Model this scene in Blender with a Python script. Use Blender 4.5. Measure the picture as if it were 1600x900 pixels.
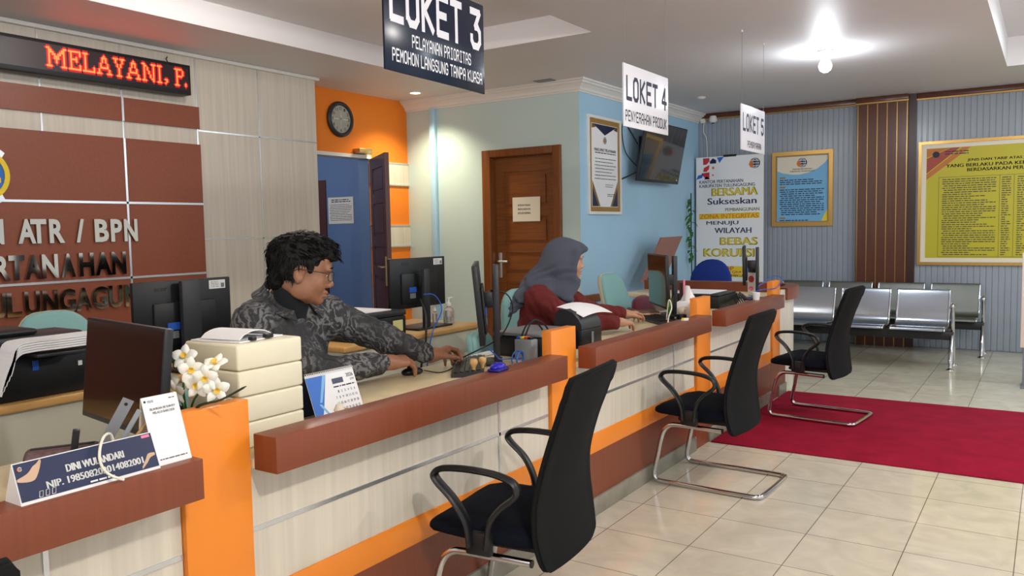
import bpy, bmesh, math, random
import numpy as np
from mathutils import Vector, Matrix, Quaternion

for o in list(bpy.data.objects):
    bpy.data.objects.remove(o)
S = bpy.context.scene
COL = S.collection
PI = math.pi

# ------------------------------------------------------------------ camera
cam_data = bpy.data.cameras.new('camera')
cam = bpy.data.objects.new('camera', cam_data)
COL.objects.link(cam)
S.camera = cam
cam_data.sensor_width = 36.0
cam_data.lens = 36.0 * 1272.2 / 1600.0
cam_data.clip_start = 0.05
_yaw, _pit, _rol = -0.58582552, 0.07222026, 0.01846916
_f = Vector((math.sin(_yaw)*math.cos(_pit), math.cos(_yaw)*math.cos(_pit), -math.sin(_pit)))
_r0 = Vector((math.cos(_yaw), -math.sin(_yaw), 0))
_d0 = _f.cross(_r0)
_r = _r0*math.cos(_rol) + _d0*math.sin(_rol)
_d = -_r0*math.sin(_rol) + _d0*math.cos(_rol)
_m = Matrix((( _r.x, -_d.x, -_f.x, 0), (_r.y, -_d.y, -_f.y, 0), (_r.z, -_d.z, -_f.z, 1.40), (0, 0, 0, 1)))
cam.matrix_world = _m

# ------------------------------------------------------------------ light and exposure
w = bpy.data.worlds.new('world'); S.world = w; w.use_nodes = True
w.node_tree.nodes['Background'].inputs[0].default_value = (0.92, 0.96, 1.0, 1)
w.node_tree.nodes['Background'].inputs[1].default_value = 0.85
S.view_settings.view_transform = 'Standard'
S.view_settings.look = 'None'
S.view_settings.gamma = 1.0
S.view_settings.exposure = 0.33
S.view_settings.use_curve_mapping = False
WARM, NEUTRAL, COOL = (1.0, 0.84, 0.64), (1.0, 0.955, 0.90), (0.80, 0.91, 1.0)
def lamp(name, kind, loc, power, color=NEUTRAL, size=0.2, target=None, spot=None, blend=0.6):
    l = bpy.data.lights.new(name, kind); l.energy = power; l.color = color
    if kind == 'AREA':
        l.shape = 'RECTANGLE'
        l.size, l.size_y = size if isinstance(size, tuple) else (size, size)
    else:
        l.shadow_soft_size = size
    if kind == 'SPOT':
        l.spot_size = spot; l.spot_blend = blend
    o = bpy.data.objects.new(name, l); COL.objects.link(o); o.location = loc
    if target is not None:
        o.rotation_euler = (Vector(target)-Vector(loc)).to_track_quat('-Z', 'Y').to_euler()
    elif kind in ('AREA', 'SPOT'):
        o.rotation_euler = (0, 0, 0)
    return o
# ceiling lamps of the public hall (outside the frame, above and beside the camera)
lamp('hall_lamp', 'POINT', (0.65, 0.75, 2.60), 95, NEUTRAL, 0.06)
lamp('hall_lamp', 'POINT', (0.70, 4.1, 2.60), 75, NEUTRAL, 0.06)
lamp('hall_lamp', 'POINT', (1.9, 7.2, 2.60), 45, COOL, 0.06)
lamp('hall_lamp', 'POINT', (-1.85, -0.6, 2.70), 30, WARM, 0.08)
lamp('cove_lamp', 'AREA', (0.9, 7.6, 3.0), 30, (0.85, 1.0, 0.97), (2.0, 1.6))
lamp('office_lamp', 'POINT', (-3.75, 3.2, 2.92), 40, NEUTRAL, 0.12)
lamp('back_room_lamp', 'POINT', (-7.2, 5.4, 2.3), 24, (0.75, 0.87, 1.0), 0.2)

# ------------------------------------------------------------------ materials
def lin(c):
    out = []
    for v in c:
        v = v/255.0
        out.append(v/12.92 if v <= 0.04045 else ((v+0.055)/1.055)**2.4)
    return (*out, 1.0)
MATS = {}
def mat(name, rgb, rough=0.5, metal=0.0, spec=0.5, noise=0.0, nscale=30.0, stretch=None, bump=0.0, emit=None, estr=0.0, coat=0.0, trans=0.0, ior=1.45, sheen=0.0):
    m = bpy.data.materials.new(name); m.use_nodes = True
    nt = m.node_tree; b = nt.nodes['Principled BSDF']
    b.inputs['Base Color'].default_value = lin(rgb)
    b.inputs['Roughness'].default_value = rough
    b.inputs['Metallic'].default_value = metal
    b.inputs['Specular IOR Level'].default_value = spec
    b.inputs['Coat Weight'].default_value = coat
    b.inputs['Transmission Weight'].default_value = trans
    b.inputs['IOR'].default_value = ior
    if sheen: b.inputs['Sheen Weight'].default_value = sheen
    if emit is not None:
        b.inputs['Emission Color'].default_value = lin(emit); b.inputs['Emission Strength'].default_value = estr
    if noise > 0 or bump > 0:
        tc = nt.nodes.new('ShaderNodeTexCoord'); mp = nt.nodes.new('ShaderNodeMapping')
        nz = nt.nodes.new('ShaderNodeTexNoise')
        nt.links.new(tc.outputs['Object'], mp.inputs[0]); nt.links.new(mp.outputs[0], nz.inputs['Vector'])
        mp.inputs['Scale'].default_value = stretch or (1, 1, 1)
        nz.inputs['Scale'].default_value = nscale; nz.inputs['Detail'].default_value = 4
        if noise > 0:
            mr = nt.nodes.new('ShaderNodeMapRange')
            mr.inputs['From Min'].default_value = 0.3; mr.inputs['From Max'].default_value = 0.7
            mr.inputs['To Min'].default_value = 1-noise; mr.inputs['To Max'].default_value = 1+noise
            nt.links.new(nz.outputs['Fac'], mr.inputs['Value'])
            mx = nt.nodes.new('ShaderNodeVectorMath'); mx.operation = 'SCALE'
            mx.inputs[0].default_value = lin(rgb)[:3]
            nt.links.new(mr.outputs['Result'], mx.inputs['Scale'])
            nt.links.new(mx.outputs['Vector'], b.inputs['Base Color'])
        if bump > 0:
            bp = nt.nodes.new('ShaderNodeBump'); bp.inputs['Strength'].default_value = bump; bp.inputs['Distance'].default_value = 0.01
            nt.links.new(nz.outputs['Fac'], bp.inputs['Height']); nt.links.new(bp.outputs['Normal'], b.inputs['Normal'])
    MATS[name] = m
    return m
M_cream = mat('cream_laminate', (210, 202, 186), 0.38, noise=0.09, nscale=1.0, stretch=(38, 38, 1.1))
M_creamwall = mat('cream_wall_laminate', (204, 196, 183), 0.42, noise=0.08, nscale=1.0, stretch=(38, 38, 1.1))
M_brown = mat('brown_laminate', (124, 64, 40), 0.4, noise=0.07, nscale=1.0, stretch=(60, 60, 2.5))
M_brownwall = mat('brown_wall_panel', (132, 69, 44), 0.42, noise=0.06, nscale=60)
M_orange = mat('orange_laminate', (236, 138, 44), 0.3, noise=0.02, nscale=6)
M_orangewall = mat('orange_paint', (236, 128, 26), 0.5, noise=0.015, nscale=3)
M_plinth = mat('grey_stone_plinth', (132, 128, 114), 0.25, noise=0.25, nscale=5)
M_bluewall = mat('blue_paint', (166, 205, 230), 0.55, noise=0.02, nscale=3)
M_greywall = mat('pale_blue_paint', (192, 212, 210), 0.55, noise=0.015, nscale=3)
M_ceil = mat('ceiling_paint', (220, 216, 217), 0.5, noise=0.015, nscale=2)
M_white = mat('white_plaster', (228, 226, 222), 0.5)
M_pvc = mat('grey_pvc', (150, 158, 168), 0.22)
M_pvcbrown = mat('brown_pvc', (92, 52, 38), 0.25, noise=0.1, nscale=1.0, stretch=(40, 40, 2))
M_darktrim = mat('dark_brown_trim', (58, 36, 34), 0.3)
M_gold = mat('gold_trim', (182, 146, 86), 0.28, metal=0.85)
M_silver = mat('silver_trim', (215, 217, 220), 0.25, metal=0.8)
M_groove = mat('dark_groove', (84, 74, 68), 0.6)
M_wood = mat('varnished_wood', (118, 68, 30), 0.3, noise=0.2, nscale=1.0, stretch=(60, 60, 3))
M_wood_h = mat('varnished_wood_cross', (124, 72, 32), 0.3, noise=0.2, nscale=1.0, stretch=(3, 60, 60))
M_darkwood = mat('dark_door_wood', (88, 52, 44), 0.35, noise=0.12, nscale=1.0, stretch=(60, 60, 3))
M_deskyellow = mat('yellow_wood_edge', (206, 160, 98), 0.35, noise=0.06, nscale=1.0, stretch=(20, 3, 20))
M_deskcream = mat('cream_desk_top', (222, 206, 166), 0.3, noise=0.08, nscale=14)
M_deskside = mat('cream_desk_panel', (206, 204, 186), 0.45)
M_black = mat('black_plastic', (22, 23, 26), 0.42)
M_blackmid = mat('charcoal_plastic', (44, 45, 49), 0.42)
M_screen = mat('black_screen', (8, 9, 10), 0.12, coat=0.4)
M_chrome = mat('chrome', (205, 205, 208), 0.09, metal=1.0)
M_steel = mat('polished_steel_seat', (184, 194, 206), 0.22, metal=1.0)
M_greysteel = mat('dull_steel_seat', (122, 126, 122), 0.36, metal=0.9)
M_mesh = mat('black_mesh_fabric', (20, 21, 22), 0.9, noise=0.2, nscale=400, spec=0.2)
M_fabric = mat('dark_navy_fabric', (14, 18, 28), 0.95, noise=0.2, nscale=300, spec=0.15)
M_red = mat('red_carpet', (146, 24, 50), 1.0, noise=0.14, nscale=7, bump=0.2, spec=0.12)
M_teal = mat('teal_upholstery', (128, 172, 170), 0.75, noise=0.05, nscale=120)
M_tealedge = mat('cream_plastic_shell', (196, 192, 168), 0.5)
M_bluefab = mat('blue_upholstery', (14, 46, 128), 0.85, noise=0.06, nscale=150)
M_paper = mat('white_paper', (238, 238, 240), 0.6)
M_papercream = mat('cream_paper', (226, 218, 200), 0.7)
M_box = mat('cream_card_box', (232, 226, 200), 0.45, noise=0.015, nscale=20)
M_navy = mat('navy_print', (30, 40, 74), 0.35)
M_signnavy = mat('navy_acrylic', (26, 34, 54), 0.2, spec=0.2)
M_signwhite = mat('white_acrylic', (228, 228, 236), 0.25)
M_ink = mat('dark_ink', (38, 40, 62), 0.6)
M_grey = mat('grey_plastic', (120, 122, 126), 0.45)
M_whiteplastic = mat('white_plastic', (232, 232, 230), 0.4)
M_yellow = mat('yellow_print', (186, 174, 34), 0.4)
M_gyellow = mat('bright_yellow_print', (236, 206, 44), 0.5)
M_orangeprint = mat('orange_print', (222, 116, 34), 0.5)
M_redprint = mat('red_print', (196, 52, 62), 0.5)
M_blueprint = mat('blue_print', (44, 106, 196), 0.5)
M_lightblue = mat('sky_blue_print', (116, 178, 220), 0.4)
M_goldprint = mat('gold_print', (160, 124, 62), 0.4)
M_green = mat('leaf_green', (62, 116, 52), 0.45)
M_darkgreen = mat('dark_leaf_green', (22, 52, 28), 0.45)
M_petal = mat('white_petal', (240, 238, 228), 0.55)
M_petalyellow = mat('yellow_petal', (236, 200, 84), 0.55)
M_bluecable = mat('blue_cable', (38, 92, 190), 0.4)
M_whitecable = mat('white_cable', (226, 222, 206), 0.45)
M_bluegloss = mat('glossy_blue_plastic', (38, 28, 170), 0.15)
M_stampwood = mat('pale_turned_wood', (196, 158, 104), 0.4)
M_maroon = mat('maroon_fabric', (92, 22, 42), 0.85, sheen=0.2)
M_mauve = mat('brown_cloth', (112, 84, 80), 0.85)
M_pink = mat('pink_plastic', (226, 120, 150), 0.4)
M_clear = mat('clear_plastic', (235, 240, 242), 0.08, trans=0.85, ior=1.3)
M_frost = mat('frosted_plastic', (170, 178, 184), 0.35, trans=0.35)
M_brass = mat('old_brass', (178, 158, 110), 0.35, metal=0.9)
M_led = mat('red_led', (255, 40, 10), 0.5, emit=(255, 74, 24), estr=7.0)
M_ledhot = mat('lit_red_led', (255, 120, 30), 0.5, emit=(255, 46, 20), estr=8.0)
M_ledhalo = mat('painted_led_glow', (120, 6, 20), 0.5, emit=(225, 6, 22), estr=0.55)  # red glow around the lit letters, put in as colour
M_ledface = mat('led_panel_face', (36, 10, 18), 0.4)
M_bulb = mat('lit_bulb', (255, 255, 255), 0.4, emit=(232, 243, 255), estr=18.0)
M_down = mat('lit_downlight', (255, 240, 210), 0.4, emit=(255, 232, 190), estr=9.0)
M_mirror = mat('mirror_steel_letter', (180, 174, 162), 0.06, metal=1.0)
M_board = mat('reddish_board', (150, 104, 92), 0.45)
M_blueroom = mat('blue_room_paint', (100, 124, 160), 0.6)

def floor_material():
    m = bpy.data.materials.new('cream_floor_tile'); m.use_nodes = True
    nt = m.node_tree; b = nt.nodes['Principled BSDF']
    tc = nt.nodes.new('ShaderNodeTexCoord'); mp = nt.nodes.new('ShaderNodeMapping')
    nt.links.new(tc.outputs['Object'], mp.inputs[0])
    mp.inputs['Location'].default_value = (0.095, -0.117, 0)
    br = nt.nodes.new('ShaderNodeTexBrick'); br.offset = 0.0; br.squash = 1.0
    br.inputs['Scale'].default_value = 1.0; br.inputs['Brick Width'].default_value = 0.4; br.inputs['Row Height'].default_value = 0.4
    br.inputs['Mortar Size'].default_value = 0.0022; br.inputs['Mortar Smooth'].default_value = 0.2; br.inputs['Bias'].default_value = 0.0
    br.inputs['Color1'].default_value = lin((214, 206, 187)); br.inputs['Color2'].default_value = lin((207, 199, 180))
    br.inputs['Mortar'].default_value = lin((116, 108, 92))
    nt.links.new(mp.outputs[0], br.inputs['Vector'])
    nz = nt.nodes.new('ShaderNodeTexNoise'); nz.inputs['Scale'].default_value = 4.5; nz.inputs['Detail'].default_value = 7; nz.inputs['Distortion'].default_value = 1.6
    nt.links.new(tc.outputs['Object'], nz.inputs['Vector'])
    mr = nt.nodes.new('ShaderNodeMapRange'); mr.inputs['From Min'].default_value = 0.3; mr.inputs['From Max'].default_value = 0.75
    mr.inputs['To Min'].default_value = 0.86; mr.inputs['To Max'].default_value = 1.07
    nt.links.new(nz.outputs['Fac'], mr.inputs['Value'])
    mx = nt.nodes.new('ShaderNodeVectorMath'); mx.operation = 'SCALE'
    nt.links.new(br.outputs['Color'], mx.inputs[0]); nt.links.new(mr.outputs['Result'], mx.inputs['Scale'])
    nt.links.new(mx.outputs['Vector'], b.inputs['Base Color'])
    b.inputs['Roughness'].default_value = 0.12
    b.inputs['Specular IOR Level'].default_value = 0.55
    return m
M_floor = floor_material()

# ------------------------------------------------------------------ helpers
class MB:
    """Collects simple shapes and links them as one mesh object."""
    def __init__(s):
        s.bm = bmesh.new(); s.mi = 0
    def _tag(s, faces):
        for f in faces: f.material_index = s.mi
        return s
    def box(s, x0, x1, y0, y1, z0, z1, bev=0.0, M=None, seg=2):
        vs = [s.bm.verts.new(Vector(p)) for p in ((x0,y0,z0),(x1,y0,z0),(x1,y1,z0),(x0,y1,z0),(x0,y0,z1),(x1,y0,z1),(x1,y1,z1),(x0,y1,z1))]
        fs = [s.bm.faces.new([vs[i] for i in q]) for q in ((0,3,2,1),(4,5,6,7),(0,1,5,4),(1,2,6,5),(2,3,7,6),(3,0,4,7))]
        s._tag(fs)
        if bev > 0:
            es = {e for f in fs for e in f.edges}
            r = bmesh.ops.bevel(s.bm, geom=list(es), offset=bev, segments=seg, profile=0.5, affect='EDGES')
            s._tag(r['faces'])
            vs = list({v for v in vs if v.is_valid} | {v for f in r['faces'] for v in f.verts})
        if M is not None:
            for v in vs: v.co = M @ v.co
        return s
    def quad(s, *pts):
        s._tag([s.bm.faces.new([s.bm.verts.new(Vector(p)) for p in pts])]); return s
    def prism(s, poly, fn, d0, d1):
        """poly: 2-D outline; fn(u,v,d) -> point; extruded from d0 to d1"""
        a = [s.bm.verts.new(Vector(fn(u, v, d0))) for u, v in poly]
        b = [s.bm.verts.new(Vector(fn(u, v, d1))) for u, v in poly]
        n = len(poly); fs = [s.bm.faces.new(a[::-1]), s.bm.faces.new(b)]
        for i in range(n):
            fs.append(s.bm.faces.new((a[i], a[(i+1) % n], b[(i+1) % n], b[i])))
        bmesh.ops.recalc_face_normals(s.bm, faces=fs)
        return s._tag(fs)
    def rings(s, rings, cap=True, closed=False):
        R = [[s.bm.verts.new(Vector(p)) for p in r] for r in rings]; n = len(R[0]); fs = []
        m = len(R)
        for i in range(m if closed else m-1):
            A, B = R[i], R[(i+1) % m]
            for j in range(n):
                fs.append(s.bm.faces.new((A[j], A[(j+1) % n], B[(j+1) % n], B[j])))
        if cap and not closed:
            fs.append(s.bm.faces.new(R[0][::-1])); fs.append(s.bm.faces.new(R[-1]))
        bmesh.ops.recalc_face_normals(s.bm, faces=fs)
        return s._tag(fs)
    def cyl(s, p0, p1, r0, r1=None, n=20):
        return s.tube([p0, p1], r0 if r1 is None else [r0, r1], n)
    def tube(s, pts, r, n=12, flat=1.0, up=None):
        pts = [Vector(p) for p in pts]
        rs = r if isinstance(r, (list, tuple)) else [r]*len(pts)
        t = (pts[1]-pts[0]).normalized()
        a = Vector(up) if up else (Vector((0,0,1)) if abs(t.z) < 0.9 else Vector((1,0,0)))
        u = (a - t*a.dot(t)).normalized(); rings = []
        for i, p in enumerate(pts):
            if i == 0: tt = (pts[1]-pts[0]).normalized()
            elif i == len(pts)-1: tt = (pts[-1]-pts[-2]).normalized()
            else: tt = ((pts[i+1]-pts[i]).normalized() + (pts[i]-pts[i-1]).normalized()).normalized()
            u = (u - tt*u.dot(tt)).normalized(); v = tt.cross(u)
            rings.append([p + (u*math.cos(2*PI*k/n)*flat + v*math.sin(2*PI*k/n))*rs[i] for k in range(n)])
        return s.rings(rings)
    def lathe(s, prof, c=(0,0,0), n=24, axis='Z'):
        rr = []
        for r, h in prof:
            r = max(r, 1e-4); ring = []
            for k in range(n):
                a = 2*PI*k/n; x, y = r*math.cos(a), r*math.sin(a)
                p = (x, y, h) if axis == 'Z' else ((h, x, y) if axis == 'X' else (y, h, x))
                ring.append(Vector(c)+Vector(p))
            rr.append(ring)
        return s.rings(rr)
    def ball(s, c, r, n=16, sc=(1,1,1), M=None):
        k = bmesh.ops.create_uvsphere(s.bm, u_segments=n, v_segments=max(6, n//2), radius=1.0)
        for v in k['verts']:
            p = Vector((v.co.x*r*sc[0], v.co.y*r*sc[1], v.co.z*r*sc[2]))
            if M is not None: p = M @ p
            v.co = p + Vector(c)
        return s._tag({f for v in k['verts'] for f in v.link_faces})
    def grid(s, fn, nu, nv, thick=None):
        """fn(i/nu, j/nv) -> point; with thick a closed shell offset along -normal"""
        P = [[Vector(fn(i/nu, j/nv)) for j in range(nv+1)] for i in range(nu+1)]
        def sheet(P):
            V = [[s.bm.verts.new(p) for p in r] for r in P]
            fs = [s.bm.faces.new((V[i][j], V[i+1][j], V[i+1][j+1], V[i][j+1])) for i in range(nu) for j in range(nv)]
            return V, fs
        V, fs = sheet(P)
        if thick:
            N = []
            for i in range(nu+1):
                row = []
                for j in range(nv+1):
                    du = P[min(i+1,nu)][j]-P[max(i-1,0)][j]; dv = P[i][min(j+1,nv)]-P[i][max(j-1,0)]
                    n_ = du.cross(dv); row.append(n_.normalized() if n_.length > 1e-12 else Vector((0,0,1)))
                N.append(row)
            th = thick if callable(thick) else (lambda a, b: thick)
            V2, f2 = sheet([[P[i][j]-N[i][j]*th(i/nu, j/nv) for j in range(nv+1)] for i in range(nu+1)])
            fs += f2
            bd = [(i,0) for i in range(nu)] + [(nu,j) for j in range(nv)] + [(i,nv) for i in range(nu,0,-1)] + [(0,j) for j in range(nv,0,-1)]
            for k in range(len(bd)):
                a, b = bd[k], bd[(k+1) % len(bd)]
                fs.append(s.bm.faces.new((V[a[0]][a[1]], V[b[0]][b[1]], V2[b[0]][b[1]], V2[a[0]][a[1]])))
            bmesh.ops.recalc_face_normals(s.bm, faces=fs)
        return s._tag(fs)
    def addmesh(s, verts, faces, fn=None):
        V = [s.bm.verts.new(Vector(fn(v)) if fn else Vector(v)) for v in verts]; fs = []
        for f in faces:
            try: fs.append(s.bm.faces.new([V[i] for i in f]))
            except ValueError: pass
        return s._tag(fs)
    def build(s, name, material, parent=None, smooth=True, angle=35):
        me = bpy.data.meshes.new(name); s.bm.to_mesh(me); s.bm.free()
        for m in (material if isinstance(material, (list, tuple)) else [material]): me.materials.append(m)
        if smooth:
            me.polygons.foreach_set('use_smooth', [True]*len(me.polygons))
            me.set_sharp_from_angle(angle=math.radians(angle))
        o = bpy.data.objects.new(name, me); COL.objects.link(o)
        if parent is not None: o.parent = parent
        return o
def tag(o, label, cat, group=None, kind=None):
    o['label'] = label; o['category'] = cat
    if group: o['group'] = group
    if kind: o['kind'] = kind
    return o
def thing(name, label, cat, loc=(0,0,0), rz=0.0, group=None):
    o = bpy.data.objects.new(name, None); COL.objects.link(o); o.empty_display_size = 0.1
    o.location = loc; o.rotation_euler = (0, 0, rz)
    return tag(o, label, cat, group)
def struct(o):
    o['kind'] = 'structure'; return o
def dup(root, loc, rz, label, group=None):
    r = root.copy(); COL.objects.link(r); r.location = loc; r.rotation_euler = (0, 0, rz); r['label'] = label
    if group: r['group'] = group
    for ch in list(root.children):
        c = ch.copy(); COL.objects.link(c); c.parent = r
        for g in list(ch.children):
            d = g.copy(); COL.objects.link(d); d.parent = c
    return r
def smoothpath(pts, n=8, closed=False):
    P = [Vector(p) for p in pts]; out = []; m = len(P)
    for i in range(m if closed else m-1):
        if closed: a, b, c, d = P[i-1], P[i], P[(i+1) % m], P[(i+2) % m]
        else: a, b, c, d = P[max(i-1,0)], P[i], P[i+1], P[min(i+2,m-1)]
        for k in range(n):
            t = k/n
            out.append(0.5*((2*b)+(c-a)*t+(2*a-5*b+4*c-d)*t*t+(3*b-a-3*c+d)*t**3))
    if not closed: out.append(P[-1])
    return out

# ------------------------------------------------------------------ lettering
def glyphs(text, bold=0.0, extrude=0.0, spacing=1.0, shear=0.0):
    cu = bpy.data.curves.new('t', 'FONT'); cu.body = text; cu.offset = bold; cu.extrude = extrude
    cu.space_character = spacing; cu.shear = shear; cu.resolution_u = 3
    o = bpy.data.objects.new('t', cu); COL.objects.link(o)
    me = o.to_mesh()
    V = [tuple(v.co) for v in me.vertices]; F = [tuple(p.vertices) for p in me.polygons]
    o.to_mesh_clear(); bpy.data.objects.remove(o); bpy.data.curves.remove(cu)
    return V, F
def put_text(mb, text, fn, u0, u1, v0, v1, bold=0.0, depth=0.0, spacing=1.0, shear=0.0, keep=False):
    """fits the lettering into u0..u1 x v0..v1 of the plane fn(u, v, d)"""
    V, F = glyphs(text, bold if depth > 0 else 0.0, 0.05 if depth > 0 else 0.0, spacing, shear)
    if not V: return
    xs = [v[0] for v in V]; ys = [v[1] for v in V]; zs = [v[2] for v in V]
    ax, bx, ay, by, az, bz = min(xs), max(xs), min(ys), max(ys), min(zs), max(zs)
    sx = (u1-u0)/(bx-ax) if u1 is not None else (v1-v0)/(by-ay)
    reps = [0.0] if depth > 0 or bold <= 0 else [-1.0, 0.0, 1.0]      # heavier faces: the outline set three times, slightly apart
    for i, q in enumerate(reps):
        mb.addmesh(V, F, lambda p: fn(u0+(p[0]-ax)*sx+q*bold*(v1-v0)*1.3, v0+(p[1]-ay)*(v1-v0)/(by-ay), (p[2]-az)/max(bz-az, 1e-9)*depth+i*1.5e-5))
_BL = {  # block capitals as strokes on a 4 x 6 grid
 'A': [[(0,0),(0,4.6),(1,6),(3,6),(4,4.6),(4,0)],[(0,2.4),(4,2.4)]], 'B': [[(0,0),(0,6),(3.2,6),(4,5.2),(4,3.8),(3.2,3.1),(0,3.1)],[(3.2,3.1),(4,2.3),(4,.8),(3.2,0),(0,0)]],
 'D': [[(0,0),(0,6),(3,6),(4,5),(4,1),(3,0),(0,0)]], 'E': [[(4,6),(0,6),(0,0),(4,0)],[(0,3.1),(3.2,3.1)]], 'G': [[(4,4.6),(4,5),(3,6),(1,6),(0,5),(0,1),(1,0),(3,0),(4,1),(4,2.8),(2.3,2.8)]],
 'H': [[(0,0),(0,6)],[(4,0),(4,6)],[(0,3),(4,3)]], 'I': [[(2,0),(2,6)],[(.8,0),(3.2,0)],[(.8,6),(3.2,6)]], 'J': [[(4,6),(4,1),(3,0),(1,0),(0,1),(0,1.6)]],
 'K': [[(0,0),(0,6)],[(4,6),(.6,3),(4,0)]], 'L': [[(0,6),(0,0),(4,0)]], 'M': [[(0,0),(0,6),(2,2.6),(4,6),(4,0)]], 'N': [[(0,0),(0,6),(4,0),(4,6)]],
 'O': [[(0,1),(0,5),(1,6),(3,6),(4,5),(4,1),(3,0),(1,0),(0,1)]], 'P': [[(0,0),(0,6),(3,6),(4,5),(4,3.7),(3,2.7),(0,2.7)]], 'R': [[(0,0),(0,6),(3,6),(4,5),(4,3.9),(3,3),(0,3)],[(2,3),(4,0)]],
 'S': [[(4,4.8),(4,5.2),(3.2,6),(.8,6),(0,5.2),(0,3.8),(.8,3.1),(3.2,2.9),(4,2.2),(4,.8),(3.2,0),(.8,0),(0,.8),(0,1.2)]], 'T': [[(0,6),(4,6)],[(2,6),(2,0)]],
 'U': [[(0,6),(0,1),(1,0),(3,0),(4,1),(4,6)]], 'Y': [[(0,6),(2,3),(4,6)],[(2,3),(2,0)]], 'Z': [[(0,6),(4,6),(0,0),(4,0)]],
 '3': [[(0,6),(4,6),(1.8,3.4),(3,3.4),(4,2.6),(4,.9),(3,0),(.9,0),(0,.9),(0,1.4)]], '4': [[(3,0),(3,6),(0,1.7),(4.4,1.7)]], '5': [[(4,6),(0,6),(0,3.3),(3,3.5),(4,2.7),(4,.9),(3,0),(.9,0),(0,.9)]],
}
def block_text(mb, text, fn, u0, u1, v0, v1, th=0.23, space=0.55, d=0.0):
    n = 0.0; pos = []
    for ch in text:
        pos.append(n); n += (3.0 if ch == ' ' else 4.0) + (4*th + space*2.2 if ch != ' ' else 0)
    tot = n - space*2.2
    hw = th*2.0  # half stroke, grid units
    sx = (u1-u0)/tot; sy = (v1-v0)/(6+2*hw)
    for ch, x in zip(text, pos):
        for st in _BL.get(ch, []):
            for i in range(len(st)-1):
                a = Vector(st[i]); b = Vector(st[i+1]); t = (b-a).normalized()
                ea = eb = hw*0.62
                if abs(t.x) < 1e-6 or abs(t.y) < 1e-6: ea = eb = hw*0.55
                if i == 0 and (abs(t.x) < 1e-6 or abs(t.y) < 1e-6): ea = hw
                if i == len(st)-2 and (abs(t.x) < 1e-6 or abs(t.y) < 1e-6): eb = hw
                a = a - t*ea; b = b + t*eb; nn = Vector((-t.y, t.x))*hw
                q = [a+nn, a-nn, b-nn, b+nn]
                mb.quad(*[fn(u0+(x+hw+p.x)*sx, v0+(p.y+hw)*sy, d) for p in q])
                d += 1e-5
def text_bars(mb, fn, u0, u1, v0, rows, pitch, h, seed=1, short=0.25, d=0.0, gap=0.0):
    """rows of small unreadable print, each word a short dark bar"""
    rnd = random.Random(seed)
    for r in range(rows):
        v = v0 - r*pitch; u = u0 + (0.0 if rnd.random() < 0.6 else (u1-u0)*0.03)
        end = u1 - (u1-u0)*(rnd.random()*short if rnd.random() < 0.6 else 0)
        while u < end:
            wd = (0.5+rnd.random()*1.6)*h*3.2
            e = min(u+wd, end)
            mb.quad(fn(u, v-h, d), fn(e, v-h, d), fn(e, v, d), fn(u, v, d))
            u = e + h*0.9
def disc(mb, fn, cu, cv, r, n=28, ru=None, d=0.0, a0=0, a1=2*PI, rin=0.0):
    ru = ru or r
    full = abs(a1-a0-2*PI) < 1e-6
    if rin > 0:
        for k in range(n):
            A, B = a0+(a1-a0)*k/n, a0+(a1-a0)*(k+1)/n; q = rin/r
            mb.quad(fn(cu+ru*q*math.cos(A), cv+rin*math.sin(A), d), fn(cu+ru*math.cos(A), cv+r*math.sin(A), d), fn(cu+ru*math.cos(B), cv+r*math.sin(B), d), fn(cu+ru*q*math.cos(B), cv+rin*math.sin(B), d))
    else:
        P = [fn(cu+ru*math.cos(a0+(a1-a0)*k/n), cv+r*math.sin(a0+(a1-a0)*k/n), d) for k in range(n if full else n+1)]
        mb.quad(*P)
def emblem(fnp, parent, cu, cv, r, d, name='emblem'):
    """the office's round emblem: a dark globe with pale meridians and a brown wing"""
    mb = MB()
    disc(mb, fnp, cu, cv, r, d=d)
    mb.mi = 1
    for k in (-0.5, 0.0, 0.5):
        mb.quad(fnp(cu-r*0.8, cv+k*r-0.06*r, d+4e-4), fnp(cu+r*0.8, cv+k*r-0.06*r, d+4e-4), fnp(cu+r*0.8, cv+k*r+0.06*r, d+4e-4), fnp(cu-r*0.8, cv+k*r+0.06*r, d+4e-4))
    for ru in (0.35, 0.7):
        disc(mb, fnp, cu, cv, r*0.92, n=24, ru=r*ru, d=d+5e-4, rin=r*0.82)
    mb.mi = 2
    for k in range(3):
        a = math.radians(150+k*34)
        disc(mb, fnp, cu+math.cos(a)*r*0.85, cv+math.sin(a)*r*0.6-0.15*r, r*0.33, n=12, d=d+9e-4+k*1e-4)
    return mb.build(name, [M_ink, M_signwhite, M_orangeprint], parent, smooth=False)
# ================================================================== SETTING
XL, XO, XB, YB, YF, ZC = -5.60, -5.91, -3.77, 6.885, 10.03, 2.80
struct(MB().box(-8.6, 4.2, -2.6, 10.3, -0.06, 0.0).build('floor', M_floor))
m = MB()
for x0, x1, y0, y1 in ((-8.6,-4.80,-2.6,10.3), (-4.80,-2.79,5.30,10.3), (-2.79,-0.38,-2.6,10.3), (-0.38,4.2,8.82,10.3), (-0.38,4.2,-2.6,1.2), (3.4,4.2,1.2,8.82)):
    m.box(x0, x1, y0, y1, ZC, 3.12)
m.box(-4.80, -2.79, -2.6, 5.30, 2.972, 3.12).box(-0.38, 3.4, 1.2, 8.82, 3.06, 3.12)
struct(m.build('ceiling', M_ceil, smooth=False))
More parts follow.
